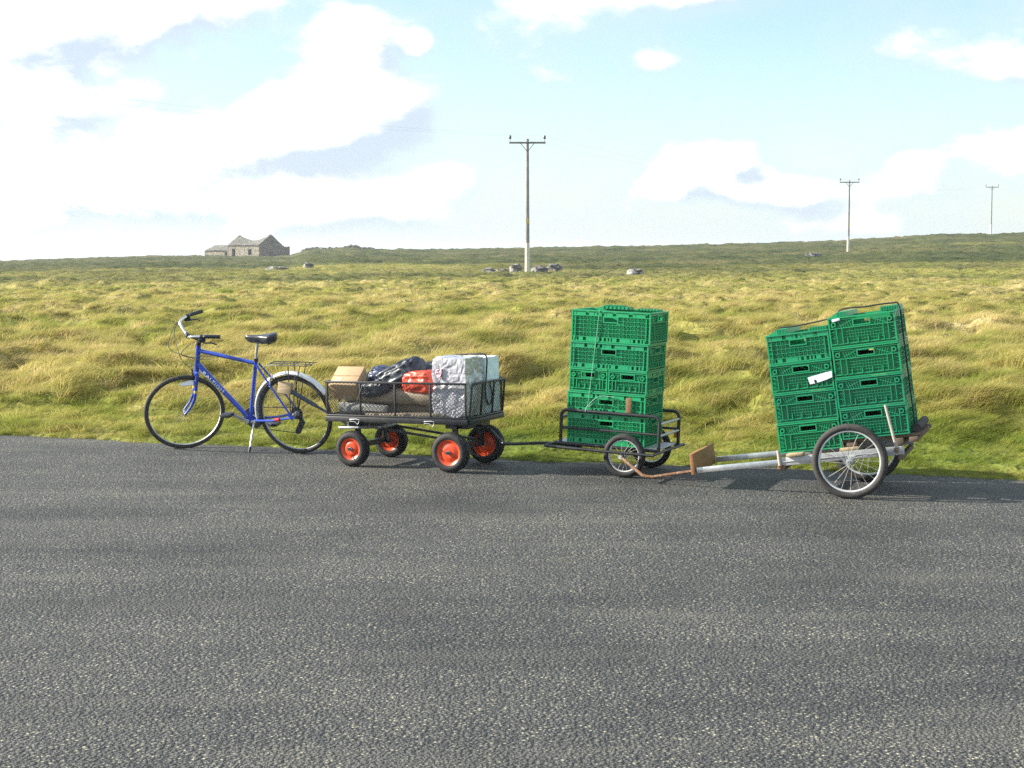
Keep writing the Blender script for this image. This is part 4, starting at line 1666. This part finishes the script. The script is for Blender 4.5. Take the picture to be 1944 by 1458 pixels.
# ================================================================== CARGO TRAILER (middle)
T2R = .168
T2_M = T(.977, 12.168, 0) @ RZ(-24) @ T(0, 0, T2R) @ RY(2.0) @ T(0, 0, -T2R)
tr2 = empty("cargo_trailer", T2_M, "black tubular cargo trailer with small silver-rimmed wheels carrying the tall crate stack", "trailer")
BZ = .212
fr = MB()
# outer rails run outside the wheels, inner bed between them
for y in (-.372, .372):
    fr.tube([(-.63, y, BZ - .012), (-.55, y, BZ - .014), (.20, y, BZ - .016), (.255, y, BZ - .016)], .0115, 8)
for y in (-.240, .240):
    fr.tube([(-.60, y, BZ + .002), (.250, y, BZ + .002)], .013, 8)
for x in (-.625, .25):
    fr.tube([(x, -.372, BZ - .010), (x, .372, BZ - .010)], .012, 8)
for x in (-.36, -.12, .12):
    fr.bar((x, -.24, BZ - .004), (x, .24, BZ - .004), .03, .012)
fr.tube([(0, -.36, T2R), (0, .36, T2R)], .009, 8)
for s in (-1, 1):
    fr.bar((0, s * .365, T2R), (0, s * .365, BZ - .016), .03, .006, (0, 1, 0))
    fr.bar((0, s * .25, T2R), (0, s * .25, BZ), .03, .006, (0, 1, 0))
fr.build("bed_frame", M_black, tr2)
bp_ = MB().box((-.595, -.225, BZ + .004), (.235, .225, BZ + .012))
bp_.build("bed_panel", M_alu_dull, tr2, bevel=.002)


def hoop(y, x0, x1, z0, z1, rc=.045):
    pts = [(x0, y, z0), (x0, y, z1 - rc)] + [(x0 + rc - rc * math.cos(R(a)), y, z1 - rc + rc * math.sin(R(a))) for a in (22, 45, 68)] + [(x0 + rc, y, z1), (x1 - rc, y, z1)] + \
          [(x1 - rc + rc * math.sin(R(a)), y, z1 - rc + rc * math.cos(R(a))) for a in (22, 45, 68)] + [(x1, y, z1 - rc), (x1, y, z0)]
    return pts


for y in (-.236, .236):
    hp_ = MB()
    hp_.tube(hoop(y, -.555, .245, BZ, BZ + .262), .0135, 10)
    hp_.tube([(-.545, y, BZ + .125), (.235, y, BZ + .125)], .010, 8)
    hp_.build("side_hoop", M_black, tr2)
rails = MB()
for x in (.245, -.555):
    for z in (.115, .205):
        rails.tube([(x, -.225, BZ + z), (x, .225, BZ + z)], .010, 8)
rails.build("end_rail", M_alu_dull, tr2)
for s in (-1, 1):
    spoked_wheel(tr2, T(0, s * .31, T2R), T2R, .026, 20, M_rubber, M_rim, rim_in=.018, rim_w=.03, hub_w=.045, name="wheel", spoke_r=.0014)
MB().box((.20, .255, BZ + .05), (.225, .275, BZ + .13)).build("amber_reflector", simple("amber_reflector", (.55, .28, .03), .35), tr2, bevel=.003)
tb = MB()
T2i = T2_M.inverted()
hk = [WG_M @ Vector((.615, -.02, .310)), WG_M @ Vector((.665, -.05, .295)), WG_M @ Vector((.76, -.11, .235)), WG_M @ Vector((.85, -.16, .212))]
tb.tube(bezier([T2i @ p for p in hk] + [Vector((-.70, -.16, BZ - .022)), Vector((-.42, -.12, BZ - .03))], 6), .0125, 8)
tb.build("tow_arm", M_black, tr2)
# hook plate of the wagon that the tow arm meets
MB().bar((WX1 + .08, -.02, ZB - .03), (.625, -.02, .318), .035, .016).build("hitch", M_black, wag)

CB = BZ + .0125
sx0, sy0 = -.512, -.212
gT = "green crates stacked on the middle trailer"
lay = [(.235, "bottom green crate of the tall stack, held inside the black trailer hoops"),
       (.165, "green crate with the brown card tag, second from the bottom of the tall stack"),
       (.180, None),
       (.205, "green crate second from the top of the tall stack on the middle trailer"),
       (.246, "topmost green crate of the tall stack on the middle trailer")]
z = CB
lugs_top = [(.10, .36, .30, .40, .243, .262, .03), (.13, .30, .315, .395, .262, .270, .02), (.40, .60, .30, .40, .243, .253, .02)]
for k, (h_, lb) in enumerate(lay):
    if lb:
        jx = (.004, -.003, 0, .006, .009)[k]
        jw = (.632, .636, 0, .634, .640)[k]
        crate(T2_M @ T(sx0 + jx - .004, sy0, z), jw, .424, h_, 'long', lb, gT, lugs=lugs_top if k == 4 else None)
    else:
        crate(T2_M @ T(sx0 + .002, sy0, z), .312, .424, h_, 'end', "left of the two small end-on crates side by side in the tall stack", gT, side='long')
        crate(T2_M @ T(sx0 + .322, sy0, z), .312, .424, h_, 'end', "right of the two small end-on crates side by side in the tall stack", gT, side='long')
    z += h_
ztop = z
tw = MB()
pts = [(-.275, sy0 + .03, ztop + .004), (-.278, sy0 - .008, ztop + .002), (-.315, sy0 - .010, ztop - .42), (-.352, sy0 - .010, ztop - .80), (-.352, sy0 - .030, BZ + .285), (-.352, -.254, BZ + .262), (-.352, -.236, BZ + .245)]
tw.tube(pts, .0026, 6)
tag(tw.build("twine", M_twine, None, T2_M), "pale green twine stretched down the front of the tall crate stack", "rope")
tw = MB()
tw.tube(bezier([(-.352, sy0 - .028, BZ + .285), (-.31, sy0 - .030, BZ + .315), (-.25, sy0 - .022, BZ + .365), (-.20, sy0 - .012, BZ + .385), (-.13, sy0 - .010, BZ + .385)], 5), .0036, 6)
tw.tube(bezier([(-.350, sy0 - .030, BZ + .290), (-.30, sy0 - .034, BZ + .345), (-.255, sy0 - .025, BZ + .380), (-.20, sy0 - .012, BZ + .392)], 5), .003, 6)
tag(tw.build("rope_end", M_twine, None, T2_M), "green rope ends knotted to the trailer hoop below the tall stack", "rope")
ctg = MB().box((-.035 + .0, 0, 0), (.011, .003, .128), T(.0, sy0 - .012, CB + .235 + .012) @ RX(2))
tag(ctg.build("card_tag", M_card_tag, None, T2_M, bevel=.001), "narrow brown card tag hanging on the tall stack's lower crate", "tag")

# ================================================================== HOME-MADE TRAILER (right)
T3R = .262
T3_M = T(2.492, 11.278, 0) @ RZ(-20) @ T(0, 0, T3R) @ RY(-8) @ T(0, 0, -T3R)
T3i = T3_M.inverted()
tr3 = empty("handmade_trailer", T3_M, "home-made aluminium and timber trailer on big bicycle wheels tipped towards its shafts", "trailer")
RZ3 = .290
for s, y in ((-1, -.335), (1, .30)):
    MB().box((-1.115, y - .014, RZ3 - .022), (-.50, y + .014, RZ3 + .018)).build("shaft", M_alu, tr3, bevel=.003)
    rl_ = MB()
    rl_.box((-.52, y - .012 + s * .0, RZ3 - .028), (.36, y + .012, RZ3 + .032))
    rl_.box((-.515, y - .017, RZ3 - .003), (.355, y + .017, RZ3 + .004))
    rl_.build("side_rail", M_alu_dull, tr3, bevel=.003)
cx = MB()
for x in (-.49, .335):
    cx.bar((x, -.36, RZ3 - .045), (x, .33, RZ3 - .045), .035, .030)
cx.build("cross_member", M_darkwood, tr3, bevel=.004)
MB().tube([(0, -.46, T3R), (0, .46, T3R)], .009, 8).build("axle", M_steel, tr3)
for s in (-1, 1):
    spoked_wheel(tr3, T(0, s * .45, T3R), T3R, .026, 20, M_rubber_old, M_rim, rim_in=.023, rim_w=.026, hub_w=.055, hub_r=.024, name="wheel", spoke_r=.0016)
    brk = MB()
    brk.bar((0, s * .40, T3R), (0, s * .36, RZ3), .05, .006, (0, 1, 0))
    brk.build("axle_bracket", M_alu_dull, tr3)
MB().box((-1.150, -.365, RZ3 - .030), (-1.122, .31, RZ3 + .122)).build("wooden_board", M_plank, tr3, bevel=.003)
for (x0, x1, y0, y1, z0, z1) in ((-.45, -.33, -.375, -.30, RZ3 + .033, RZ3 + .055), (-.46, -.34, .26, .34, RZ3 + .033, RZ3 + .055), (-.08, .05, -.33, -.25, RZ3 + .033, RZ3 + .055), (-.08, .05, .25, .33, RZ3 + .033, RZ3 + .055)):
    MB().box((x0, y0, z0), (x1, y1, z1)).build("timber_block", M_block, tr3, bevel=.005)
pl = MB()
for k, y in enumerate((-.22, -.06, .10, .26)):
    MB().box((-.06, y - .055, RZ3 + .085), (.50, y + .055, RZ3 + .1085)).build("deck_plank", M_darkwood, tr3, bevel=.003)
MB().box((.40, -.30, RZ3 + .050), (.46, .34, RZ3 + .0845)).build("deck_bearer", M_darkwood, tr3, bevel=.004)
MB().box((-.03, -.30, RZ3 + .0555), (.04, .34, RZ3 + .0845)).build("deck_bearer", M_darkwood, tr3, bevel=.004)
MB().box((.30, -.30, RZ3 + .034), (.36, .34, RZ3 + .0845)).build("deck_bearer", M_darkwood, tr3, bevel=.004)
stp = MB()
stp.tube([(-.505, -.345, RZ3 - .05), (-.507, -.345, RZ3 + .06), (-.508, -.343, RZ3 + .085)], [.013, .014, .012], 9)
stp.build("corner_stub", M_stick, tr3)
stk = MB()
stk.tube([(.325, -.365, RZ3 - .01), (.305, -.368, RZ3 + .10), (.275, -.37, RZ3 + .33)], [.0115, .011, .010], 9)
stk.build("stake", M_stick, tr3)
ty_ = MB()
for k in range(3):
    c0_ = Vector((.315, -.366, RZ3 + .0 + k * .012))
    ty_.tube([(c0_.x + .017 * math.cos(a), c0_.y + .017 * math.sin(a), c0_.z) for a in [2 * math.pi * q / 10 for q in range(10)]], .003, 5, closed=True)
for k in range(3):
    ty_.tube([(-.505 + .020 * math.cos(a), -.345 + .020 * math.sin(a), RZ3 - .045 + k * .01) for a in [2 * math.pi * q / 10 for q in range(10)]], .004, 5, closed=True)
ty_.build("lashing", M_rust, tr3)
roll = MB()
roll.tube([(.455, -.26, RZ3 + .140), (.46, 0, RZ3 + .141), (.455, .30, RZ3 + .140)], [.030, .032, .030], 14)
tag(roll.build("dark_roll", M_rubber_old, None, T3_M), "dark rolled bundle on the rear planks of the right trailer", "roll")
rt = MB()
w0_ = T2_M @ Vector((0.0, -.392, T2R + .0))
e_ = T3_M @ Vector((-1.07, -.335, RZ3 - .002))
pth = [w0_, w0_.lerp(Vector((.965, 11.60, .060)), .62), Vector((.965, 11.60, .060)), Vector((1.005, 11.58, .052)), Vector((1.04, 11.565, .052)), e_]
rt.tube([T3i @ p for p in pth], [.0115, .0115, .0125, .0125, .012, .0115], 8)
rt.build("tow_tube", M_rust, tr3)
MB().tube([T3i @ (T2_M @ Vector((0.0, -.408, T2R))), T3i @ (T2_M @ Vector((0.0, -.376, T2R)))], .016, 8).build("tow_joint", M_alu_dull, tr3)

gL = "green crates in the left stack of the right trailer"
gR = "green crates in the right stack of the right trailer"
zl = .346
names_l = ["bottom green crate of the shorter left stack on the right trailer", "second green crate from the bottom in the shorter left stack",
           "green crate carrying the white paper label in the shorter left stack", "topmost green crate of the shorter left stack"]
lugL = [(.0, .135, .40, .56, .205, .262, .055), (.30, .44, .02, .10, .2085, .226, .0)]
lugL = [(.004, .150, .006, .590, .206, .240, .075), (.305, .436, .004, .12, .206, .228, .0)]
lugR = [(.004, .130, .006, .590, .210, .242, .06), (.330, .456, .30, .590, .210, .240, .0)]
for k in range(4):
    crate(T3_M @ T(-.505 + .003 * (k % 2), -.300, zl + .0555 - .0555 + k * .2115), .440, .600, .2115, 'end' if k < 3 else 'long', names_l[k], gL,
          side='long', lugs=lugL if k == 3 else None)
names_r = ["bottom green crate of the taller right stack, behind the big wheel and stake", "second green crate from the bottom in the taller right stack",
           "second green crate from the top in the taller right stack", "topmost green crate of the taller right stack"]
for k in range(4):
    crate(T3_M @ T(-.052 - .004 * (k % 2), -.302, .400 + k * .2155), .460, .600, .2155, 'end', names_r[k], gR, side='long', lugs=lugR if k == 3 else None)

lb = MB()
lp = [(.004, .0), (.040, .004), (.034, .026), (.050, .030), (.058, .006), (.120, .020), (.165, .034), (.166, .078), (.105, .070), (-.008, .050)]
nl = len(lp)
lb.v = [(x, 0, z) for x, z in lp] + [(x, .0025, z) for x, z in lp]
lb.f = [tuple(range(nl)), tuple(range(nl, 2 * nl))[::-1]] + [(k, (k + 1) % nl, nl + (k + 1) % nl, nl + k) for k in range(nl)]
tag(lb.build("paper_label", M_label_paper, None, T3_M @ T(-.235, -.3085, zl + .2115 * 2 + .045) @ RX(2)), "torn white paper label stuck across the left stack's crate", "label")
lb = MB().box((-.03, 0, -.008), (.025, .003, .010))
tag(lb.build("tape_scrap", M_label_paper, None, T3_M @ T(.005, -.3095, .400 + .2155 * 4 - .022) @ RY(-6), bevel=.001), "small white tape scrap on the topmost right-hand crate", "label")
sp3 = MB()
ztl = zl + .2115 * 4 + .034
ztr = .400 + .2155 * 4 + .034
sp3.tube(bezier([(-.43, -.10, ztl + .006), (-.30, -.10, ztl + .006), (-.06, -.10, ztr - .040), (.02, -.10, ztr + .012), (.18, -.10, ztr + .010), (.36, -.08, ztr + .012), (.418, -.08, ztr - .02), (.422, -.08, ztr - .3), (.426, -.08, .42)], 6), .0065, 6)
tag(sp3.build("strap_cord", M_cord, None, T3_M), "dark cord strapped over the tops of both crate stacks on the right trailer", "cord")

# ================================================================== POLES AND CABLES
POLES = [(.965, 100.0, 8.25), (39.0, 184.0, 8.45), (80.85, 268.0, 8.3)]
PL = ["nearest pole with a pale foot, standing above the wagon in mid-field", "middle-distance pole between the two crate trailers", "farthest pole on the skyline at the far right"]
ARM = 1.08
tops = []
first = None
for k, (px_, py_, hh_) in enumerate(POLES):
    zg = gz(px_, py_) - .25
    if first is None:
        p = empty("utility_pole", T(px_, py_, zg), "wooden two-insulator electricity pole, " + PL[k], "pole", "electricity poles across the moor")
        MB().tube([(0, 0, 0), (0, 0, 2.2), (0, 0, 5.5), (0, 0, 8.55)], [.150, .140, .118, .095], 14).build("shaft", M_polewood, p)
        MB().tube([(0, 0, .0), (0, 0, .6), (0, 0, 2.05)], [.156, .153, .146], 14).build("pale_foot", M_polewhite, p)
        arm = MB().bar((-ARM - .06, -.12, 8.30), (ARM + .06, -.12, 8.30), .09, .11).build("crossarm", M_polearm, p, bevel=.01)
        MB().tube([(-.42, -.12, 8.25), (0, -.09, 7.75)], .022, 6).build("brace", M_polearm, p)
        MB().tube([(.42, -.12, 8.25), (0, -.09, 7.75)], .022, 6).build("brace", M_polearm, p)
        for s in (-1, 1):
            q = MB().tube([(s * ARM, -.12, 8.35), (s * ARM, -.12, 8.56)], .020, 6).build("insulator_pin", M_polearm, p)
            MB().ring([(.01, 0), (.075, 0), (.085, .05), (.050, .08), (.075, .11), (.070, .17), (.045, .22), (.01, .23)], 12).xform(T(s * ARM, -.12, 8.54) @ RX(90)).build("insulator", M_insul, q)
        MB().box((-.075, -.132, 3.25), (.075, -.112, 3.60)).build("warning_plate", M_yellow, p)
        first = p
    else:
        p = first.copy()
        COL.objects.link(p)
        p.matrix_world = T(px_, py_, zg) @ RZ(1.5 * k)
        p["label"] = "wooden two-insulator electricity pole, " + PL[k]
        for ch_ in list(first.children):
            c = ch_.copy()
            COL.objects.link(c)
            c.parent = p
            for g_ in list(ch_.children):
                d_ = g_.copy()
                COL.objects.link(d_)
                d_.parent = c
    tops.append([Vector((px_ + s * ARM, py_ - .12, zg + 8.72)) for s in (-1, 1)])
ends_near = [Vector((-38.2 - 1, 16, 8.6)), Vector((-38.2 + 1, 16, 8.6))]
chain_ = [ends_near] + tops
span = ["overhead cable from the nearest pole towards the upper left", "overhead cable between the nearest and the middle pole", "overhead cable between the middle and the farthest pole"]
for k in range(3):
    for s in (0, 1):
        a, b_ = chain_[k][s], chain_[k + 1][s]
        pts = []
        for q in range(25):
            u = q / 24
            p = a.lerp(b_, u)
            p.z -= 1.1 * 4 * u * (1 - u)
            pts.append(p)
        o = MB().tube(pts, .0028, 4).build("overhead_cable", M_alu_dull)
        tag(o, span[k] + (", left-hand wire of the pair" if s == 0 else ", right-hand wire of the pair"), "cable", "overhead cables")

# ================================================================== RUINED STEADING
HO = Vector((-52.6, 330.0, 0))
HO.z = 0.30
H_M = T(*HO) @ RZ(-40)       # x along the gable (right and away), long wall runs to -x... see below
# local frame: long wall lies on y=0 from x=-L to 0, gable end on x=0 from y=0 to y=Wd
phi = 41
H_M = T(*HO) @ RZ(-phi)
house = empty("ruined_house", H_M, "ruined stone house with a sagging flagstone roof and dark openings on the skyline", "house")
L, Wd, EH, RHt, TH = 10.4, 6.3, 2.85, 5.0, .55


def wall_with_openings(x0, x1, h, y, openings, th=TH, name="wall", parent=house, mat=M_stone, ztop=None):
    """wall along x at y (outer face) with rectangular openings (xa, xb, za, zb)"""
    m = MB()
    cuts = sorted(set([x0, x1] + [o[0] for o in openings] + [o[1] for o in openings]))
    for a, b_ in zip(cuts[:-1], cuts[1:]):
        op = [o for o in openings if o[0] <= a and o[1] >= b_]
        if op:
            o = op[0]
            if o[2] > 0:
                m.box((a, y, -0.6), (b_, y + th, o[2]))
            m.box((a, y, o[3]), (b_, y + th, h))
        else:
            m.box((a, y, -0.6), (b_, y + th, h))
    return m.build(name, mat, parent, smooth=False)


wall_with_openings(-L, 0, EH, 0, [(-8.9, -7.8, 0.0, 2.25), (-3.6, -2.5, .95, 2.15)])
wall_with_openings(-L, 0, EH, Wd - TH, [])
for (xa, xb, za, zb) in ((-9.05, -7.65, 2.25, 2.45), (-3.75, -2.35, 2.15, 2.33)):
    MB().box((xa, -.05, za), (xb, .25, zb)).build("lintel", M_roofstone, house, smooth=False)


def gable(x0, x1, h, apex, jag=0.0, name="gable_wall", y0=0.0, y1=Wd, parent=house, mat=M_stone):
    rg = random.Random(4)
    n = 10
    prof = []
    for k in range(n + 1):
        s = k / n
        zz = h + (apex - h) * (1 - abs(2 * s - 1)) + rg.uniform(-jag, jag)
        prof.append((y0 + (y1 - y0) * s, zz))
    m = MB()
    pts = [(y0, -.6)] + prof + [(y1, -.6)]
    nn = len(pts)
    vs = [(x0, a, b_) for a, b_ in pts] + [(x1, a, b_) for a, b_ in pts]
    fs = [tuple(range(nn)), tuple(range(nn, 2 * nn))[::-1]] + [(k, (k + 1) % nn, nn + (k + 1) % nn, nn + k) for k in range(nn)]
    m.add(vs, fs)
    return m.build(name, mat, parent, smooth=False)


gable(-TH, 0.003, EH + .15, RHt + .30, .10)
gable(-L - .003, -L + TH, EH + .05, RHt + .15, .10)
rg = random.Random(9)


def roof_slope(x0, x1, ya, za, yb, zb, sag, name="roof", parent=house, nx=14, ny=6, hole=None):
    th = .16
    m = MB()
    vs = []
    for lay_ in (0, 1):
        for i in range(nx + 1):
            for j_ in range(ny + 1):
                u, v = i / nx, j_ / ny
                x = x0 + (x1 - x0) * u
                y = ya + (yb - ya) * v
                zz = za + (zb - za) * v - sag(u, v) + rg.uniform(-.05, .05) * (lay_ == 0)
                vs.append((x, y, zz + (th if lay_ == 0 else 0)))
    N = (nx + 1) * (ny + 1)
    fs = []
    for i in range(nx):
        for j_ in range(ny):
            if hole and hole(i / nx, j_ / ny):
                continue
            a = i * (ny + 1) + j_
            q = (a, a + ny + 1, a + ny + 2, a + 1)
            fs.append(q)
            fs.append(tuple(N + k for k in q[::-1]))
    m.add(vs, fs)
    return m.build(name, M_roofstone, parent, smooth=False)


# the middle of the roof has sunk between the two gables
def sag(u, v):
    d_ = abs(u - .50) / .50
    return max(0, 1 - d_ ** 1.6) * 1.15 * v


roof_slope(-L + .1, -.1, -.18, EH - .02, Wd / 2, RHt, sag)
roof_slope(-L + .1, -.1, Wd + .18, EH - .02, Wd / 2, RHt, sag, hole=lambda u, v: .35 < u < .6 and v > .3)
# low shed joined on the left
wall_with_openings(-L - 8.2, -L - .004, 1.75, .35, [(-L - 1.4, -L - .55, 0, 1.5)], .5)
wall_with_openings(-L - 8.2, -L - .004, 1.75, Wd - .9, [], .5)
gable(-L - 8.204, -L - 7.7, 1.75, 2.75, .12, y0=.35, y1=Wd - .4)
roof_slope(-L - 8.1, -L - .06, .15, 1.72, Wd / 2, 3.15, lambda u, v: v * (.25 + .5 * max(0, u - .5)), nx=10, hole=lambda u, v: u > .62 and v > .72)
roof_slope(-L - 8.1, -L - .06, Wd - .2, 1.72, Wd / 2, 3.15, lambda u, v: v * .3, nx=10, hole=lambda u, v: u > .5 and v > .4)
# broken lean-to behind the right-hand gable
m = MB()
m.box((-1.6, Wd + .004, -.6), (-1.05, Wd + 2.2, 2.7))
m.box((-1.045, Wd + .02, -.6), (-.10, Wd + .55, 2.9))
m.box((-4.0, Wd + 1.7, -.6), (-1.61, Wd + 2.2, 2.5))
m.box((-1.04, Wd + 1.65, -.6), (-.15, Wd + 2.2, 2.75))
m.build("lean_to_wall", M_stone, house, smooth=False)
MB().box((-.10, Wd + .552, -.6), (-.5, Wd + 1.648, 2.6)).build("lean_to_wall", M_stone, house, smooth=False)


def rock(x, y, dims, mat, label, seed, sink=.25, z=None):
    bm = bmesh.new()
    bmesh.ops.create_icosphere(bm, subdivisions=3, radius=1)
    for v in bm.verts:
        p = v.co.copy()
        k = 1 + .28 * mnoise.noise(p * 1.5 + Vector((seed, 0, 0))) + .12 * mnoise.noise(p * 4 + Vector((0, seed, 0)))
        q = Vector([math.copysign(abs(c) ** .8, c) for c in p]) * k
        v.co = Vector((q.x * dims[0], q.y * dims[1], q.z * dims[2]))
    me_ = bpy.data.meshes.new("rock")
    bm.to_mesh(me_)
    bm.free()
    me_.materials.append(mat)
    o = link("rock", me_)
    o.location = (x, y, (gz(x, y) if z is None else z) + dims[2] * (1 - 2 * sink))
    return tag(o, label, "rock", "rocks scattered over the moor")


rock(-1.45, 101.5, (.6, .5, .36), M_rock, "left grey boulder of the pair just left of the nearest pole", 1)
rock(-.65, 101.0, (.45, .4, .28), M_rock, "grey boulder between the left boulder and the nearest pole's foot", 2)
rock(.25, 100.4, (.45, .4, .36), M_rock, "dark boulder touching the left of the nearest pole's foot", 3)
rock(1.75, 101.0, (.5, .4, .28), M_rock, "grey boulder just right of the nearest pole's foot", 4)
rock(2.75, 103.0, (.50, .4, .35), M_rock, "low grey boulder farther right of the nearest pole", 5)
rock(7.15, 92.0, (.5, .35, .20), M_palerock, "pale flat rock in the field right of the nearest pole", 6)
rock(-20.0, 122.0, (.7, .35, .16), M_palerock, "pale flat rock below the ruin's long wall", 7)
rock(-18.2, 122.5, (.9, .35, .16), M_palerock, "longer pale flat rock below the ruin's gable", 8)
rock(-15.8, 123.0, (.42, .3, .30), M_rock, "grey round rock below and right of the ruin", 9)
rock(30.4, 160, (.8, .4, .22), M_palerock, "pale rock below the middle-distance pole", 10)

# tumbled dyke on the rise beside the ruin
dy = empty("stone_dyke", T(-41, 326, 0), "tumbled dark stone dyke running along the rise right of the ruin", "wall")
rgd = random.Random(3)
sm = []
for k in range(4):
    bm = bmesh.new()
    bmesh.ops.create_icosphere(bm, subdivisions=2, radius=1)
    for v in bm.verts:
        v.co *= 1 + .3 * mnoise.noise(v.co * 1.7 + Vector((k * 5, 0, 0)))
    me_ = bpy.data.meshes.new("stone")
    bm.to_mesh(me_)
    bm.free()
    me_.materials.append(M_rock)
    sm.append(me_)
for k in range(70):
    u = k / 69
    x = -43.5 + 15.0 * u + rgd.uniform(-.1, .1)
    y = 328 + rgd.uniform(-.3, .3)
    z_ = gz(x, y)
    s = rgd.uniform(.22, .42)
    link("stone", sm[k % 4], dy, T(x + 41, y - 326, z_ + s * .35) @ RZ(rgd.uniform(0, 360)) @ Matrix.Diagonal((s * 1.3, s, s * .9, 1)))

# ------------------------------------------------------------------ sea haze in the air
mh = bpy.data.materials.new("haze_air")
mh.use_nodes = True
t = NT(mh.node_tree)
t.n.clear()
vol = t.node("ShaderNodeVolumePrincipled")
vol.inputs['Color'].default_value = (0.92, 0.96, 1.0, 1)
vol.inputs['Density'].default_value = 0.00032
vol.inputs['Anisotropy'].default_value = 0.3
mo = t.node("ShaderNodeOutputMaterial")
t.l.new(vol.outputs[0], mo.inputs['Volume'])
hz_b = MB().box((-2600, -2600, float(Z.min()) - 1.0), (2600, 2600, 16.0)).build("haze", mh, smooth=False)
tag(hz_b, kind="stuff")
